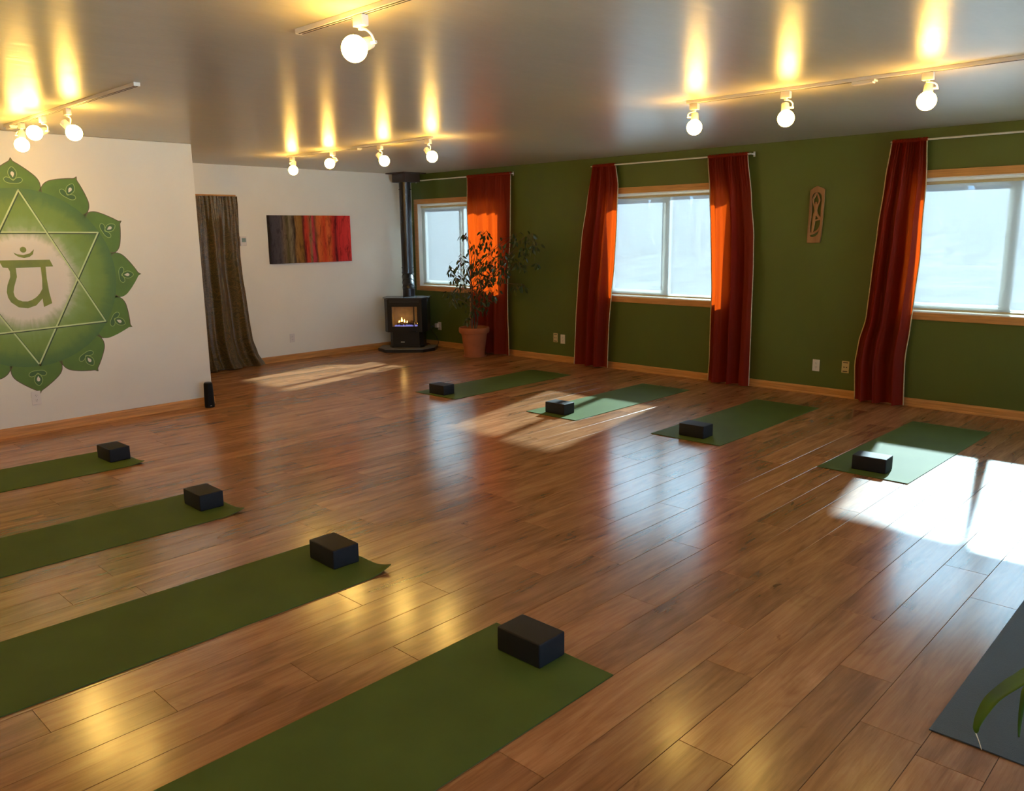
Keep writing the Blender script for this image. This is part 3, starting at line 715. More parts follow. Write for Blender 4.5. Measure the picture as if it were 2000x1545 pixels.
# bare tree outside the middle window
def bare_tree(loc, h, seed, lab):
    t = empty('bare_tree', loc, label=lab, cat='tree', group='bare trees outside the windows'); rnd = random.Random(seed)
    MB().tube([(0, 0, 0), (.03, .02, h * .3), (.0, .05, h * .6), (.05, 0, h)], [.09, .07, .045, .01]).build('trunk', M['bare_bark'], t, smooth=True)
    m = MB()
    def br(p, d, ln, r, lv):
        pts = [p]; q = p
        for s_ in range(4):
            d = (d + Vector((rnd.uniform(-.3, .3), rnd.uniform(-.3, .3), rnd.uniform(-.1, .25)))).normalized(); q = q + d * ln / 4; pts.append(q)
            if lv > 0 and s_ > 0:
                for _ in range(2): br(q, (d + Vector((rnd.uniform(-1, 1), rnd.uniform(-1, 1), rnd.uniform(-.3, .8)))).normalized(), ln * .55, r * .55, lv - 1)
        m.tube(pts, [r, r * .8, r * .6, r * .45, r * .3], 5)
    for k in range(15):
        z = h * (.25 + .7 * k / 15); a = rnd.random() * 6.28
        br(Vector((.02, .03, z)), Vector((math.cos(a), math.sin(a), .5)).normalized(), 1.1 * (1.3 - k / 18), .022, 2)
    m.build('branches', M['bare_bark'], t); t.children[-1]['kind'] = 'stuff'
bare_tree((.0, 8.0, -.5), 3.9, 5, 'bare branching tree just outside the middle window')

# ================================================================== YOGA MATS AND BLOCKS
def mat_mesh(length, width, curl, bump=0, seed=0, dirn=1):
    """local x = width, local y = length from the marked end; curl lifts the corner (width, 0)"""
    nx, ny = 16, 60; t = .004; rnd = random.Random(seed); V, F = [], []
    for s_ in (1, 0):
        for j in range(ny + 1):
            for i in range(nx + 1):
                x = width * i / nx; y = length * (j / ny) ** 1.6 * dirn
                d = math.hypot((width - x) * .9, abs(y) * 1.0)
                z = 0
                if curl: z = curl * max(0, 1 - d / .13) ** 1.6
                z += .0012 * max(0, 1 - abs(y) / .06) * (1 + math.sin(x * 14 + seed))
                V.append((x, y, z + t * s_ + .0008))
    k = (nx + 1) * (ny + 1)
    for j in range(ny):
        for i in range(nx):
            a = j * (nx + 1) + i; F.append((a, a + 1, a + nx + 2, a + nx + 1)); F.append((k + a, k + a + nx + 1, k + a + nx + 2, k + a + 1))
    for j in range(ny):
        for i in (0, nx): a = j * (nx + 1) + i; F.append((a, a + nx + 1, k + a + nx + 1, k + a))
    for i in range(nx):
        for j in (0, ny): a = j * (nx + 1) + i; F.append((a, a + 1, k + a + 1, k + a))
    return V, F
def yoga_mat(x, y, rot, width, length, dirn, curl, mat, lab, group='rolled out yoga mats', seed=0):
    V, F = mat_mesh(length, width, curl, seed=seed, dirn=dirn)
    o = raw('yoga_mat', V, F, mat, smooth=False); o.location = (x, y, 0); o.rotation_euler = (0, 0, rot)
    bm = bmesh.new(); bm.from_mesh(o.data); bmesh.ops.recalc_face_normals(bm, faces=bm.faces); bm.to_mesh(o.data); bm.free()
    return tag(o, lab, 'yoga mat', group)
G = M['mat_green']
yoga_mat(3.0255, -2.5496, .0084, .607, 1.84, 1, 0, G, 'green yoga mat farthest back in the row by the windows, nearest the potted ficus')
yoga_mat(4.555, -2.494, -.0057, .588, 1.867, 1, 0, G, 'green yoga mat brightly sunlit in front of the middle window')
yoga_mat(5.9015, -2.4484, 0, .625, 1.819, 1, 0, G, 'shaded green yoga mat third in the row by the windows, left of the glaring patch')
yoga_mat(7.3128, -2.499, -.0198, .605, 1.861, 1, 0, G, 'green yoga mat nearest in the window row, partly in bright glare')
yoga_mat(3.0003, -5.6029, -.0174, .61, 1.83, -1, .018, G, 'green yoga mat nearest the mural wall, its corner lifting a little', seed=1)
yoga_mat(4.5481, -5.6569, -.0062, .61, 1.83, -1, .024, G, 'green yoga mat second from the mural wall at the left edge', seed=2)
yoga_mat(5.9111, -5.6109, -.0133, .607, 1.83, -1, .034, G, 'green yoga mat with a curled up front corner, third from the mural wall', seed=3)
yoga_mat(7.2859, -5.6598, -.0071, .615, 1.83, -1, 0, G, 'large green yoga mat lying flat in the foreground', seed=4)
yoga_mat(8.872, -5.237, .0, .61, 1.83, 1, 0, M['mat_dark'], 'charcoal grey ribbed yoga mat at the lower right edge', group=None)
BL = [(3.298, -2.422, 1, 'on the mat closest to the ficus'), (4.825, -2.333, 1, 'on the brightly sunlit mat'), (6.214, -2.275, 1, 'on the shaded third mat of the window row'), (7.621, -2.321, 3, 'on the glaring mat nearest in the window row'),
      (3.301, -5.711, 2, 'on the mat nearest the mural wall'), (4.856, -5.767, -1, 'on the second mat from the mural wall'), (6.193, -5.728, -2, 'on the mat with the curled corner'), (7.561, -5.747, 0, 'on the large foreground mat')]
bme = None
for x, y, r, lab in BL:
    if bme is None:
        o = MB().box((0, 0, .05), (.225, .15, .10), .007, seg=3).build('yoga_block', M['block'], smooth=True); bme = o.data
    else:
        o = bpy.data.objects.new('yoga_block', bme); link(o)
    o.location = (x, y, .0052); o.rotation_euler = (0, 0, math.radians(r)); tag(o, 'black foam yoga block ' + lab, 'yoga block', 'black foam yoga blocks')

# ================================================================== MURAL
MY, MZ = -5.765, 1.304
mu = empty('wall_mandala', (XM, MY, MZ), label='large green lotus mandala painted on the white wall at left', cat='mural')
def onwall(lift): return lambda u, v, w_: (lift + w_, u, v)
RD = .735
disc = [(RD * .985 * math.cos(2 * PI * k / 96), RD * math.sin(2 * PI * k / 96)) for k in range(96)]
fill2d([disc], .0004, onwall(.0016)).build('painted_disc', M['disc'], mu)
half = [(.70, .20), (.752, .197), (.79, .192), (.83, .170), (.872, .125), (.905, .082), (.930, .046), (.946, .020), (.956, .010), (.976, 0)]
half_s = smooth_loop(half, 4, closed=False)
for k in range(12):
    a = math.radians(90 - 30 * k)
    sx = .975 if k % 6 in (2, 3, 4) else 1.0
    def rot(p, a=a, sx=sx):
        r_, t_ = p; r_ *= sx * .995; return (r_ * math.cos(a) - t_ * math.sin(a), r_ * math.sin(a) + t_ * math.cos(a))
    outl = [rot(p) for p in half_s] + [rot((r_, -t_)) for r_, t_ in half_s[::-1][1:]]
    pe = fill2d([outl], .0004, onwall(.0006)).build('petal', M['petal'], mu)
    rb = ribbon(outl, .006)
    fill2d(rb, .0003, onwall(.0011)).build('petal_outline', M['petal_edge'], pe)
    # lotus bud inside the petal: a pointed middle petal and two lobes
    bud = smooth_loop([(.905, 0), (.885, .022), (.855, .032), (.825, .024), (.800, .006), (.800, -.006), (.825, -.024), (.855, -.032), (.885, -.022)], 4)
    lobes = smooth_loop([(.806, .008), (.818, .028), (.822, .052), (.808, .068), (.788, .060), (.776, .036), (.774, .0), (.776, -.036), (.788, -.060), (.808, -.068), (.822, -.052), (.818, -.028), (.806, -.008)], 4)
    seed_ = smooth_loop([(.868, 0), (.862, .010), (.848, .013), (.832, .006), (.822, 0), (.832, -.006), (.848, -.013), (.862, -.010)], 4)
    fill2d([[rot(p) for p in bud]], .0003, onwall(.0023)).build('bud', M['petal_dark'], pe)
    fill2d([[rot(p) for p in lobes]], .0003, onwall(.0022)).build('bud', M['petal_dark'], pe)
    fill2d(ribbon([rot(p) for p in bud], .0045, True), .0003, onwall(.0029)).build('bud_outline', M['mural_thin'], pe)
    fill2d(ribbon([rot(p) for p in lobes], .0045, True), .0003, onwall(.0027)).build('bud_outline', M['mural_thin'], pe)
    fill2d([[rot(p) for p in seed_]], .0003, onwall(.0033)).build('seed', M['mural_cream'], pe)
def stroke(a, b, wd, lift, mat, name):
    a, b = Vector(a), Vector(b); d = (b - a).normalized(); a = a - d * wd * .4; b = b + d * wd * .4
    fill2d(ribbon([tuple(a), tuple(b)], wd), .0003, onwall(lift)).build(name, mat, mu)
def P2(y, z): return (y - MY, z - MZ)
up = [P2(-5.738, 2.022), P2(-5.172, .904), P2(-6.37, .86)]
dn = [P2(-5.743, .583), P2(-5.154, 1.678), P2(-6.37, 1.690)]
for tri, q in ((dn, 0), (up, 1)):
    for i in range(3):
        a, b = tri[i], tri[(i + 1) % 3]
        stroke((a[0] + .006, a[1] - .006), (b[0] + .006, b[1] - .006), .016, .0030 + q * .0008, M['dark_edge'], 'triangle_dark_edge')  # dark green stroke offset beside the pale line
        stroke(a, b, .012, .0034 + q * .0008, M['mural_line'], 'triangle_line')
gl = [(-5.945, 1.462), (-5.922, 1.404), (-5.885, 1.400), (-5.874, 1.37), (-5.877, 1.326), (-5.905, 1.26), (-5.916, 1.205), (-5.912, 1.16), (-5.895, 1.12), (-5.844, 1.075), (-5.776, 1.062), (-5.71, 1.082), (-5.657, 1.136), (-5.654, 1.064), (-5.587, 1.092), (-5.600, 1.186), (-5.606, 1.30), (-5.604, 1.399), (-5.545, 1.399), (-5.566, 1.456)]
hole = [(-5.828, 1.398), (-5.828, 1.324), (-5.855, 1.25), (-5.867, 1.202), (-5.862, 1.165), (-5.843, 1.138), (-5.81, 1.122), (-5.77, 1.119), (-5.735, 1.130), (-5.702, 1.15), (-5.672, 1.18), (-5.649, 1.217), (-5.642, 1.30), (-5.642, 1.396)]
fill2d([[P2(*p) for p in gl], [P2(*p) for p in hole]], .0003, onwall(.0036)).build('syllable', M['glyph'], mu)
cres = [(-5.830, 1.523), (-5.807, 1.508), (-5.760, 1.500), (-5.712, 1.512), (-5.676, 1.545), (-5.688, 1.505), (-5.715, 1.484), (-5.758, 1.475), (-5.800, 1.488), (-5.822, 1.505)]
fill2d([[P2(*p) for p in cres]], .0003, onwall(.0036)).build('crescent', M['glyph'], mu)
fill2d([[P2(-5.757 + .024 * math.cos(q * .4), 1.543 + .024 * math.sin(q * .4)) for q in range(16)]], .0003, onwall(.0036)).build('dot', M['glyph'], mu)

# ================================================================== THINGS ON THE WALLS
pt = empty('painting', (0, -1.767, 1.583), label='abstract canvas in vertical strokes from grey brown to bright red', cat='painting')
MB().box((.022, 0, 0), (.04, 1.252, .614), .003).build('canvas', M['painting'], pt)
th = empty('thermostat', (0, -2.742, 1.572), label='small white thermostat half hidden by the brown damask curtain', cat='thermostat')
MB().box((.012, 0, 0), (.024, .085, .115), .006).build('housing', M['plate_white'], th, smooth=True)
MB().box((.0245, .003, .012), (.003, .055, .05), .001).build('display', M['lcd'], th)

def plate(loc, rz, lab, kind, group=None):
    """a wall plate facing local -Y"""
    e = empty('power_outlet' if kind == 'outlet' else 'jack_plate', loc, rz, label=lab, cat='outlet' if kind == 'outlet' else 'wall plate', group=group)
    pm = M['plate_white'] if kind == 'outlet' else M['plate_beige']
    MB().box((0, -.003, 0), (.072, .006, .116), .002).build('cover_plate', pm, e)
    if kind == 'outlet':
        for z in (.02, -.02):
            r = MB().cyl((0, -.005, z), (0, -.0075, z), .017, n=18).build('receptacle', pm, e)
            m = MB()
            for x in (-.006, .006): m.box((x, -.0078, z + .003), (.002, .001, .008))
            m.cyl((0, -.0073, z - .008), (0, -.0083, z - .008), .0025, n=8)
            m.build('slots', M['slot'], r)
    else:
        for z in (.043, -.043): MB().box((0, -.0063, z), (.046, .002, .008), .0005).build('screw_slot', M['slot'], e)
        for x in (-.012, .012): MB().box((x, -.0063, -.002), (.013, .002, .008), .0005).build('jack', M['slot'], e)
    return e
plate((2.787, 0, .304), 0, 'beige jack plate with dark slots, left one of the pair beside the middle window curtain', 'jack', 'beige jack plates on the green wall')
plate((2.907, 0, .294), 0, 'white power outlet to the right of a beige jack plate, left of the middle window', 'outlet')
plate((6.21, 0, .294), 0, 'white power outlet on the green wall below the carved wooden figure', 'outlet')
plate((6.502, 0, .306), 0, 'beige jack plate with dark slots right beside the long leaning curtain', 'jack', 'beige jack plates on the green wall')
plate((0, -2.132, .296), PI / 2, 'white power outlet low on the white wall below the red painting', 'outlet')
plate((XM, -5.80, .303), PI / 2, 'white power outlet under the lowest petal of the mural', 'outlet')
e = plate((.545, 0, .302), 0, 'white power outlet behind the stove with a plug adapter in it', 'outlet')
ad_ = empty('plug_adapter', (.515, -.0085, .31), label='small white plug adapter in the outlet beside the stove', cat='adapter')
MB().box((0, -.022, 0), (.05, .043, .06), .005).build('body', M['plate_white'], ad_, smooth=True)
# carved plaque: pierced wooden board with a figure in tree pose, traced in (u,v) metres about its centre
cp = empty('carved_plaque', (6.122, 0, 1.765), label='narrow carved wooden plaque of a figure in tree pose on the green wall', cat='carving')
def pq(px, py):   # crop pixels of the plaque -> local metres
    return ((px - 345) / 265 * .142, -(py - 755) / 1075 * .535)
board = [pq(*p) for p in [(345, 208), (440, 245), (485, 275), (482, 500), (478, 760), (470, 1000), (462, 1150), (445, 1282), (330, 1290), (212, 1288), (213, 1100), (217, 900), (222, 700), (224, 450), (226, 285), (290, 235)]]
hole1 = smooth_loop([pq(*p) for p in [(345, 325), (400, 335), (438, 390), (445, 480), (440, 640), (440, 800), (435, 940), (400, 1030), (340, 1075), (285, 1090), (255, 1060), (252, 940), (262, 800), (266, 650), (258, 500), (262, 390), (300, 340)]], 3)
hole2 = smooth_loop([pq(*p) for p in [(415, 1050), (405, 1120), (360, 1165), (300, 1182), (265, 1165), (262, 1138), (310, 1128), (370, 1095)]], 3)
mapf = lambda y0: (lambda u, v, w_: (u, y0 - w_, v))
fill2d([board, hole1, hole2], .016, mapf(-.014), .0015).build('board', M['carved'], cp)
fig = [pq(*p) for p in [(338, 335), (352, 338), (378, 385), (410, 470), (400, 530), (378, 590), (366, 640), (364, 690), (385, 745), (420, 790), (448, 815), (440, 845), (380, 858), (345, 870), (340, 850), (395, 825), (375, 790), (345, 765), (334, 850), (325, 960), (306, 1090), (283, 1095), (288, 980), (288, 860), (298, 770), (300, 735), (320, 690), (315, 640), (302, 590), (285, 540), (266, 460), (300, 385), (325, 340)]]
arm_hole = smooth_loop([pq(*p) for p in [(340, 362), (370, 420), (388, 475), (378, 530), (362, 560), (352, 520), (340, 508), (325, 520), (312, 556), (295, 520), (288, 465), (312, 410)]], 3)
fill2d([smooth_loop(fig, 3), arm_hole], .010, mapf(-.013), .002).build('figure', M['carved'], cp, smooth=True)
MB().sphere((pq(333, 530)[0], -.015, pq(333, 530)[1]), .011, 14, (1, .6, 1.25)).build('figure_head', M['carved'], cp, smooth=2)

# small black speaker at the end of the mural wall
spk = empty('speaker', (2.055, -4.335, 0), label='small black cylindrical speaker standing on the floor at the end of the mural wall', cat='speaker')
MB().lathe([(.044, 0), (.046, .006), (.046, .03), (.0445, .12), (.041, .225), (.039, .236), (.033, .241)], n=28).build('body', M['speaker'], spk, smooth=True)
MB().lathe([(.034, .2405), (.034, .244), (.030, .246)], n=28).build('top_panel', M['dark_plastic'], spk, smooth=True)
MB().box((.045, -.008, .02), (.002, .016, .004), .0005).build('badge', M['plate_white'], spk)

# ================================================================== STOVE
TH = math.radians(40)
st = empty('stove', (.40, -.48, 0), TH, label='black freestanding gas stove with a fire burning behind glass in the corner', cat='stove')
MB().prism([(-.27, -.37), (.27, -.37), (.41, -.17), (.41, .12), (-.41, .12), (-.41, -.17)], .0, .04).build('hearth_slab', M['black_steel'], st)
MB().prism([(-.262, -.36), (.262, -.36), (.40, -.165), (.40, .113), (-.40, .113), (-.40, -.165)], .04, .046).build('hearth_top', M['stone'], st)
MB().prism([(-.20, -.19), (.20, -.19), (.25, -.10), (.25, .12), (-.25, .12), (-.25, -.10)], .046, .075).build('pedestal_foot', M['black_steel'], st)
MB().prism([(-.19, -.175), (.19, -.175), (.24, -.09), (.24, .12), (-.24, .12), (-.24, -.09)], .075, .272).build('pedestal', M['black_steel'], st)
MB().box((-.05, -.177, .125), (.055, .003, .012), .0005).build('name_plate', M['white_metal'], st)
# body: open box around the firebox
FX0, FX1, FZ0, FZ1 = -.175, .215, .355, .635
b = MB()
outer = [(-.245, -.23), (.245, -.23), (.305, -.12), (.305, .15), (-.305, .15), (-.305, -.12)]
b.prism(outer, .272, .315); b.prism(outer, .67, .735)
b.bx(-.305, .305, .10, .15, .315, .67)
b.prism([(-.245, -.23), (-.225, -.23), (-.225, .1), (-.305, .1), (-.305, -.12)], .315, .67)
b.prism([(.225, -.23), (.245, -.23), (.305, -.12), (.305, .1), (.225, .1)], .315, .67)
b.build('body', M['black_steel'], st)
b = MB(); b.bx(-.225, -.18, -.235, -.20, .315, .67); b.bx(.18, .225, -.235, -.20, .315, .67); b.bx(-.18, .18, -.235, -.20, .63, .67); b.bx(-.18, .18, -.235, -.20, .315, .352)
b.build('door_frame', M['black_steel'], st)
MB().bx(.125, .137, -.232, -.20, .352, .63).build('door_bar', M['black_steel'], st)
MB().bx(-.18, .18, -.218, -.214, .352, .63).build('glass_door', M['glass'], st)
b = MB(); b.bx(-.222, .222, .085, .098, .316, .669); b.bx(-.224, -.212, -.2, .085, .316, .669); b.bx(.212, .224, -.2, .085, .316, .669); b.bx(-.212, .212, -.2, .085, .655, .668); b.bx(-.212, .212, -.2, .085, .316, .345)
b.build('firebox', M['brick_liner'], st)
b = MB()
for k in range(3): b.bx(-.21, .21, -.236, -.229, .685 + k * .016, .693 + k * .016)
b.build('louvre', M['dark_plastic'], st)
MB().prism([(-.255, -.25), (.255, -.25), (.325, -.13), (.325, .16), (-.325, .16), (-.325, -.13)], .745, .757).build('top_plate', M['steel_top'], st)
MB().prism([(-.235, -.22), (.235, -.22), (.295, -.11), (.295, .14), (-.295, .14), (-.295, -.11)], .735, .745).build('top_spacer', M['black_steel'], st)
MB().bx(.06, .17, -.262, -.235, .279, .289, .002).build('handle', M['black_steel'], st)
for (p, q, r_) in [((-.15, -.06, .365), (.12, -.03, .375), .024), ((-.08, -.10, .37), (.16, -.08, .362), .02), ((-.12, -.12, .375), (-.02, .0, .405), .017), ((.13, -.12, .37), (.05, .0, .40), .017)]:
    MB().tube([p, tuple((a + c) / 2 + .006 for a, c in zip(p, q)), q], [r_, r_ * 1.05, r_ * .85], 10).build('log', M['log'], st, smooth=True)
def flame(x, y, z, h, r, mat, name='flame'):
    MB().lathe([(r * .5, 0), (r, h * .2), (r * .85, h * .42), (r * .45, h * .7), (.0006, h)], (x, y, z), 10).build(name, mat, st, smooth=2)
for x, y, z, h, r in [(-.075, -.06, .385, .085, .016), (-.115, -.05, .385, .04, .010), (-.04, -.05, .39, .05, .012), (.0, -.06, .388, .035, .008), (.165, -.12, .375, .035, .008)]: flame(x, y, z, h, r, M['flame'])
rnd = random.Random(3)
for k in range(20): flame(-.155 + k * .0168, -.15, .345, rnd.uniform(.018, .036), .006, M['flame_blue'], 'gas_flame')
fl = bpy.data.lights.new('fire_light', 'POINT'); fl.energy = .45; fl.color = (1, .5, .15); fl.shadow_soft_size = .03
flo = bpy.data.objects.new('fire_light', fl); link(flo, st); flo.location = (-.07, -.10, .47)

def st_loc(p):
    d = Vector(p) - Vector((.40, -.48, 0)); c_, s_ = math.cos(TH), math.sin(TH)
    return (d.x * c_ + d.y * s_, -d.x * s_ + d.y * c_, d.z)
cord = MB().tube([st_loc(q) for q in smooth_loop([(.470, -.078, .292), (.44, -.07, .24), (.48, -.04, .17), (.56, -.06, .11), (.60, -.09, .05), (.53, -.13, .012), (.46, -.15, .05), (.40, -.20, .06)], 5, False)], .004, 8).build('power_cord', M['dark_plastic'], st, smooth=True)
MB().box(st_loc((.470, -.075, .298)), (.03, .03, .024), .004).build('plug', M['dark_plastic'], cord)

# flue: starts on the stove top, two elbows, straight to the ceiling box
fp = empty('stove_pipe', (.22, -.30, .757), label='black stove pipe rising from the stove to the ceiling with a crooked elbow', cat='pipe')
s0 = Vector((.345, -.395, .757)); s1 = Vector((.22, -.30, .757))
def PR(m): m.build
path = [s0, s0 + Vector((0, 0, .10))]
MB().cyl(s0 + Vector((0, 0, .002)), s0 + Vector((0, 0, .11)), .087, n=28).build('lower_pipe', M['pipe_black'], fp, smooth=True, world=fp.location)
pp = smooth_loop([tuple(s0 + Vector((0, 0, .09))), tuple(s0 + Vector((0, 0, .13))), tuple(s0.lerp(s1, .5) + Vector((0, 0, .205))), tuple(s1 + Vector((0, 0, .28))), tuple(s1 + Vector((0, 0, .33)))], 6, False)
MB().tube(pp, .085, 28).build('elbow', M['pipe_black'], fp, smooth=True, world=fp.location)
MB().cyl((s1.x, s1.y, 1.08), (s1.x, s1.y, 2.36), .083, n=28).build('upper_pipe', M['pipe_black'], fp, smooth=True, world=fp.location)
for q, d in ((s0 + Vector((0, 0, .105)), Vector((0, 0, 1))), (Vector(pp[6]), (Vector(pp[7]) - Vector(pp[5])).normalized()), (Vector(pp[11]), (Vector(pp[12]) - Vector(pp[10])).normalized()), (Vector(pp[17]), (Vector(pp[18]) - Vector(pp[16])).normalized()), (s1 + Vector((0, 0, .335)), Vector((0, 0, 1))), (s1 + Vector((0, 0, .40)), Vector((0, 0, 1))), (s1 + Vector((0, 0, 1.50)), Vector((0, 0, 1)))):
    MB().cyl(q - d * .006, q + d * .006, .0895, n=28).build('pipe_ring', M['steel_top'], fp, smooth=True, world=fp.location)
cb = empty('flue_ceiling_box', (.235, -.285, 2.355), label='dark brown square support box where the stove pipe meets the ceiling', cat='flue box')
MB().bx(.095, .375, -.425, -.145, 2.355, H - .012, .003).build('support_box', M['brown_metal'], cb, world=cb.location)
MB().bx(.03, .44, -.49, -.08, H - .012, H - .001, .001).build('trim_plate', M['brown_metal'], cb, world=cb.location)

# ================================================================== FICUS
fc = empty('potted_ficus', (1.66, -.37, 0), label='tall sparse ficus in a terracotta pot before the rust red curtain', cat='potted plant')
MB().lathe([(.135, 0), (.137, .004), (.150, .14), (.152, .145), (.167, .27), (.178, .315), (.176, .318), (.198, .322), (.205, .345), (.206, .385), (.198, .397), (.185, .395), (.178, .36), (.17, .34)], n=40).build('pot', M['terracotta'], fc, smooth=True)
MB().lathe([(.0005, .352), (.10, .350), (.174, .345), (.1745, .35), (.10, .357), (.0005, .36)], n=30).build('soil', M['soil'], fc, smooth=True)
MB().lathe([(.14, 0), (.16, .003), (.165, .018), (.158, .019), (.15, .008)], n=36).build('saucer', M['terracotta'], fc, smooth=True)
def ray_pt(px, py, y):
    d = _f + _r * ((px - 1000) / 1588.93) - _u * ((py - 772.5) / 1588.93); o_ = _m.translation
    t = (y - o_.y) / d.y; return o_ + d * t
clusters = [(730, 550, 35), (870, 530, 35), (880, 600, 55), (990, 640, 65), (1100, 555, 45), (1170, 600, 70), (1220, 560, 45), (1235, 640, 45), (1150, 690, 55), (1130, 770, 40), (800, 640, 45), (700, 740, 50), (740, 800, 55), (620, 800, 35), (650, 860, 35),
            (720, 870, 55), (800, 760, 70), (870, 740, 70), (850, 830, 85), (930, 820, 85), (985, 860, 55), (900, 900, 80), (820, 900, 65), (700, 940, 45), (620, 985, 45), (640, 1045, 45), (740, 1000, 65), (840, 1000, 75), (925, 1000, 75), (870, 1070, 60), (790, 1110, 40), (745, 1185, 22), (1110, 930, 26), (1160, 925, 24), (1275, 760, 16), (960, 740, 70), (1040, 720, 60), (1020, 800, 60)]
rnd = random.Random(11)
tips = []
for k in range(3):
    a = k * 2.1; p0 = Vector((.03 * math.cos(a), .03 * math.sin(a), .35)); p3 = Vector((.05 * math.cos(a + .6) + .01, .05 * math.sin(a + .6), .80 + .12 * k))
    pts = smooth_loop([tuple(p0), tuple(p0.lerp(p3, .35) + Vector((.012 * math.cos(a), .01, 0))), tuple(p0.lerp(p3, .7) - Vector((.01, .008 * math.sin(a), 0))), tuple(p3)], 4, False)
    MB().tube(pts, [.011 - .0004 * i for i in range(len(pts))], 8).build('trunk', M['bark'], fc, smooth=True); tips.append(p3)
br = MB(); LV, LF = [], []
def leaf(p, d, ln, wd):
    d = d.normalized(); s_ = d.cross(Vector((rnd.uniform(-1, 1), rnd.uniform(-1, 1), rnd.uniform(-.3, .3)))).normalized(); nn = d.cross(s_)
    prof = [(0, .06), (.2, .75), (.45, 1), (.7, .75), (.88, .35), (1, 0)]
    base = len(LV)
    for i, (t, w_) in enumerate(prof):
        c = p + d * ln * t + nn * (-.12 * ln * t * t)
        LV.append(c - s_ * wd / 2 * w_ + nn * wd * .12 * w_); LV.append(c - nn * 0); LV.append(c + s_ * wd / 2 * w_ + nn * wd * .12 * w_)
    for i in range(len(prof) - 1):
        a = base + i * 3; LF.append((a, a + 1, a + 4, a + 3)); LF.append((a + 1, a + 2, a + 5, a + 4))
for (cx, cy, rad) in clusters:
    px, py = 720 + cx / 3.863, 320 + cy / 3.863
    yy = -.40 + rnd.uniform(-.20, .16)
    c = ray_pt(px, py, yy) - Vector(fc.location)
    rm = rad / 3.863 / 147
    t0 = tips[rnd.randrange(3)]; t0 = Vector((t0.x, t0.y, min(t0.z, max(.55, c.z - .1)))) if c.z < t0.z else t0
    if cy > 1100: t0 = Vector((.0, .0, .5))
    mid1 = t0.lerp(c, .4) + Vector((rnd.uniform(-.04, .04), rnd.uniform(-.04, .04), .07)); 
    pts = smooth_loop([tuple(t0), tuple(mid1), tuple(c + Vector((0, 0, rm * .6))), tuple(c + Vector((rnd.uniform(-1, 1) * rm, rnd.uniform(-1, 1) * rm, -rm * .3)))], 4, False)
    br.tube(pts, [.005 - .00033 * i for i in range(len(pts))], 5)
    nlv = int(6 + rad * .22)
    for _ in range(nlv):
        q = c + Vector((rnd.gauss(0, .55), rnd.gauss(0, .55), rnd.gauss(0, .5))) * rm
        q.y = min(q.y, .13)
        d = (q - c) * .8 / max(rm, .01) * .5 + Vector((rnd.uniform(-.5, .5), rnd.uniform(-.5, .5), -.75))
        leaf(q, d, rnd.uniform(.055, .085), rnd.uniform(.024, .034))
        if rnd.random() < .5: br.tube([c.lerp(q, .3), q], .0016, 4)
br.build('branches', M['bark'], fc, smooth=True)
fo = raw('foliage', LV, LF, M['leaf'], fc, smooth=True); tag(fo, kind='stuff')

# ================================================================== TRACK LIGHTS
def track(x0, x1, y, lab, feed):
    t = empty('track_rail', ((x0 + x1) / 2, y, H), label=lab, cat='track rail', group='white ceiling tracks')
    MB().bx(x0, x1, y - .018, y + .018, H - .020, H - .0005, .002).build('channel', M['white_metal'], t, world=t.location)
    for dy in (-.008, .008): MB().bx(x0 + .01, x1 - .01, y + dy - .0025, y + dy + .0025, H - .0212, H - .0196).build('contact_slot', M['slot'], t, world=t.location)
    for x in (x0, x1): MB().bx(x - .004, x + .004, y - .0185, y + .0185, H - .021, H - .0005, .001).build('end_cap', M['white_metal'], t, world=t.location)
    if feed:
        MB().bx(feed - .06, feed + .06, y - .022, y + .022, H - .040, H - .0205, .003).build('power_feed', M['white_metal'], t, world=t.location)
        MB().bx(feed + .06, feed + .072, y - .03, y + .026, H - .032, H - .0205, .002).build('feed_tab', M['white_metal'], t, world=t.location)
track(6.375, 8.72, -5.87, 'white ceiling track nearest overhead, running off the top of the view', None)
track(2.30, 4.71, -5.87, 'white ceiling track in front of the mural wall at upper left', 2.42)
track(1.47, 3.84, -2.93, 'white ceiling track near the stove corner carrying four bulbs', 2.70)
track(6.46, 8.85, -2.93, 'white ceiling track at upper right parallel to the green wall', 7.62)
track(2.40, 4.71, -8.81, 'white ceiling track added unseen left of the view, nearer the mural', None)  # added row, unseen, to brighten the mural wall and near floor
track(6.375, 8.72, -8.81, 'white ceiling track added unseen left of the view, beside the camera', None)
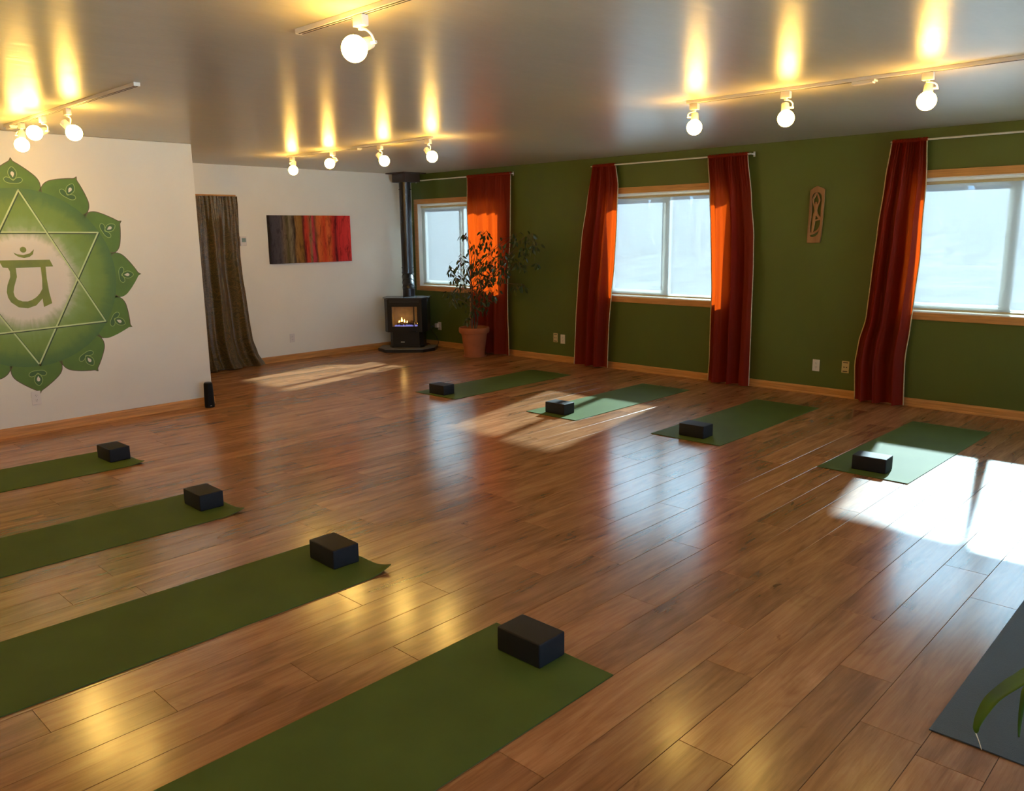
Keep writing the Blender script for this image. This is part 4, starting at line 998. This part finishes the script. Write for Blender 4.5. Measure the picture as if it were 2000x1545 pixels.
LAMPS = [
 ((6.806, -5.87), (6.797, -5.899, 2.338), (6.786, -5.826, 2.370), 'large near bulb at the top centre of the view'),
 ((2.659, -5.87), (2.657, -5.882, 2.308), (2.643, -5.870, 2.386), 'leftmost bulb above the mural, pointing down'),
 ((3.118, -5.87), (3.106, -5.927, 2.350), (3.072, -5.857, 2.370), 'middle bulb above the mural, tipped to the left'),
 ((3.600, -5.87), (3.611, -5.845, 2.311), (3.569, -5.880, 2.369), 'rightmost bulb above the mural, tipped to the right'),
 ((1.550, -2.93), (1.554, -2.929, 2.326), (1.545, -2.910, 2.402), 'leftmost of the four bulbs near the stove corner'),
 ((2.310, -2.93), (2.293, -2.962, 2.346), (2.285, -2.891, 2.383), 'second bulb from the left near the stove corner, tipped left'),
 ((3.089, -2.93), (3.114, -2.902, 2.321), (3.058, -2.923, 2.373), 'third bulb from the left near the stove corner, tipped right'),
 ((3.790, -2.93), (3.812, -2.906, 2.311), (3.759, -2.920, 2.369), 'rightmost of the four bulbs near the stove corner'),
 ((6.511, -2.93), (6.514, -2.930, 2.310), (6.500, -2.905, 2.385), 'leftmost of the three bulbs along the green wall'),
 ((7.153, -2.93), (7.159, -2.928, 2.303), (7.140, -2.905, 2.375), 'middle one of the three bulbs along the green wall'),
 ((7.971, -2.93), (7.973, -2.932, 2.313), (7.967, -2.900, 2.385), 'rightmost of the three bulbs along the green wall'),
 ((8.30, -5.87), (8.31, -5.86, 2.32), (8.30, -5.86, 2.398), 'last bulb on the overhead track above the view'),
 ((2.70, -8.81), (2.70, -8.80, 2.32), (2.70, -8.80, 2.398), 'first bulb of the added unseen row left of the view'),  # bulbs of the added row, out of view, for more warm light
 ((3.50, -8.81), (3.50, -8.80, 2.32), (3.50, -8.80, 2.398), 'second bulb of the added unseen row left of the view'),
 ((4.30, -8.81), (4.30, -8.80, 2.32), (4.30, -8.80, 2.398), 'third bulb of the added unseen row left of the view'),
 ((6.60, -8.81), (6.60, -8.80, 2.32), (6.60, -8.80, 2.398), 'fourth bulb of the added unseen row left of the view'),
 ((7.40, -8.81), (7.40, -8.80, 2.32), (7.40, -8.80, 2.398), 'fifth bulb of the added unseen row left of the view'),
 ((8.20, -8.81), (8.20, -8.80, 2.32), (8.20, -8.80, 2.398), 'last bulb of the added unseen row left of the view'),
]
for (ax, ay), Bp, Sp, lab in LAMPS:
    t = empty('track_spotlight', (ax, ay, H - .02), label='white track light, ' + lab, cat='track light', group='track lights with globe bulbs')
    wl = t.location.copy(); Bp, Sp = Vector(Bp), Vector(Sp); A = Vector((ax, ay, H - .062))
    ax_d = (Sp - Bp).normalized()
    MB().bx(ax - .030, ax + .030, ay - .017, ay + .017, H - .062, H - .0218, .004).build('adapter', M['white_metal'], t, smooth=True, world=wl)
    MB().cyl(A + Vector((0, 0, .001)), A - Vector((0, 0, .012)), .011, n=14).build('swivel', M['white_metal'], t, smooth=True, world=wl)
    # C-shaped yoke down to the pivot on the side of the socket
    side = ax_d.cross(Vector((0, 0, 1)))
    if side.length < .25: side = Vector((.8, .6, 0))
    side.normalize()
    if side.dot(_r) < 0: side = -side
    if 'left' in lab and 'tipped' not in lab: side = -side
    sk = Sp - ax_d * .004
    piv = sk + side * .034
    a0 = A - Vector((0, 0, .010))
    yk = smooth_loop([tuple(a0), tuple(a0 + side * .026 - Vector((0, 0, .004))), tuple(Vector((a0 + side * .040).to_tuple()) * .5 + (piv + side * .012) * .5), tuple(piv + side * .008)], 5, False)
    MB().tube(yk, .0045, 8).build('yoke', M['white_metal'], t, smooth=True, world=wl)
    MB().cyl(sk + side * .022, piv + side * .016, .007, n=12).build('knob', M['white_metal'], t, smooth=True, world=wl)
    MB().cyl(Bp + ax_d * .030, Bp + ax_d * .098, .0265, .0235, n=24).build('socket', M['white_metal'], t, smooth=True, world=wl)
    bl = MB().sphere(Bp, .0505, 32).build('bulb', M['bulb'], t, smooth=2, world=wl)

# ================================================================== PLANT AT THE LOWER RIGHT EDGE
pl = empty('leafy_plant', (9.86, -6.12, 0), label='green arching leaf plant at the lower right edge, mostly out of view', cat='potted plant')
MB().lathe([(.10, 0), (.105, .004), (.135, .20), (.14, .205), (.14, .225), (.13, .225), (.122, .19)], n=32).build('pot', M['glaze'], pl, smooth=True)
MB().lathe([(.0005, .195), (.122, .19), (.122, .197), (.0005, .203)], n=24).build('soil', M['soil'], pl, smooth=True)
def big_leaf(pts, wd, twist=0, mat=M['plant_leaf']):
    pts = [Vector(p) - Vector(pl.location) for p in pts]; c = [Vector(q) for q in smooth_loop([tuple(p) for p in pts], 5, False)]
    n_ = len(c); V, F = [], []
    for i, p in enumerate(c):
        t = i / (n_ - 1); d = (c[min(i + 1, n_ - 1)] - c[max(i - 1, 0)]).normalized()
        s_ = d.cross(Vector((0, 0, 1)))
        s_ = s_.normalized() if s_.length > .05 else _r.copy()
        s_ = (s_ * math.cos(twist) + d.cross(s_) * math.sin(twist))
        nn = s_.cross(d)
        w_ = wd * (min(1, t * 3.0) ** .8) * max(0, 1 - max(0, (t - .40) / .60) ** .95) * .5 + .0012
        V += [p - s_ * w_ + nn * w_ * .25, p, p + s_ * w_ + nn * w_ * .25]
    for i in range(n_ - 1): a = i * 3; F += [(a, a + 1, a + 4, a + 3), (a + 1, a + 2, a + 5, a + 4)]
    o_ = raw('leaf', V, F, mat, pl); md = o_.modifiers.new('s', 'SOLIDIFY'); md.thickness = .0008; return o_
def scr(px, py, dist):
    return _m.translation + (_f + _r * ((px - 1000) / 1588.93) - _u * ((py - 772.5) / 1588.93)) * dist
root = Vector((9.86, -6.12, .20))
leafpts = [root + Vector((-.01, 0, 0)), root + Vector((-.10, .0, .30)), scr(2180, 1230, 1.56), scr(2085, 1275, 1.52), scr(2030, 1315, 1.5), scr(1985, 1342, 1.5), scr(1945, 1368, 1.5), scr(1922, 1395, 1.5), scr(1909, 1418, 1.5), scr(1906, 1432, 1.5)]
big_leaf(leafpts[2:], .072, twist=.45)
MB().tube([tuple(p - Vector(pl.location)) for p in (root, leafpts[1], leafpts[2] + Vector((.0, 0, 0)))], .004, 8).build('stem', M['plant_leaf'], pl, smooth=True)
MB().tube([tuple(scr(*q) - Vector(pl.location)) for q in ((1906, 1432, 1.5), (1912, 1448, 1.5), (1917, 1464, 1.5))], [.0012, .001, .0008], 6).build('leaf_tip', M['cream_hem'], pl, smooth=True)
big_leaf([scr(2120, 1300, 1.6), scr(2060, 1310, 1.58), scr(2010, 1340, 1.56), scr(1998, 1372, 1.55), scr(1992, 1410, 1.55), scr(1990, 1440, 1.55)], .012, twist=.2)
rnd = random.Random(4)
for k in range(7):
    a = -1.3 + k * .55; d = Vector((math.cos(a), math.sin(a), 0))
    if d.x < .0: d.x *= .3
    ln = rnd.uniform(.35, .5); h = rnd.uniform(.45, .65)
    big_leaf([root + d * .02, root + d * ln * .3 + Vector((0, 0, h * .7)), root + d * ln * .65 + Vector((0, 0, h)), root + d * ln + Vector((0, 0, h * .75)), root + d * ln * 1.25 + Vector((0, 0, h * .45))], rnd.uniform(.04, .06))

S.cycles.max_bounces = 10; S.cycles.diffuse_bounces = 5; S.cycles.glossy_bounces = 4; S.cycles.transparent_max_bounces = 12
S.cycles.sample_clamp_indirect = 8.0
S.cycles.caustics_reflective = False
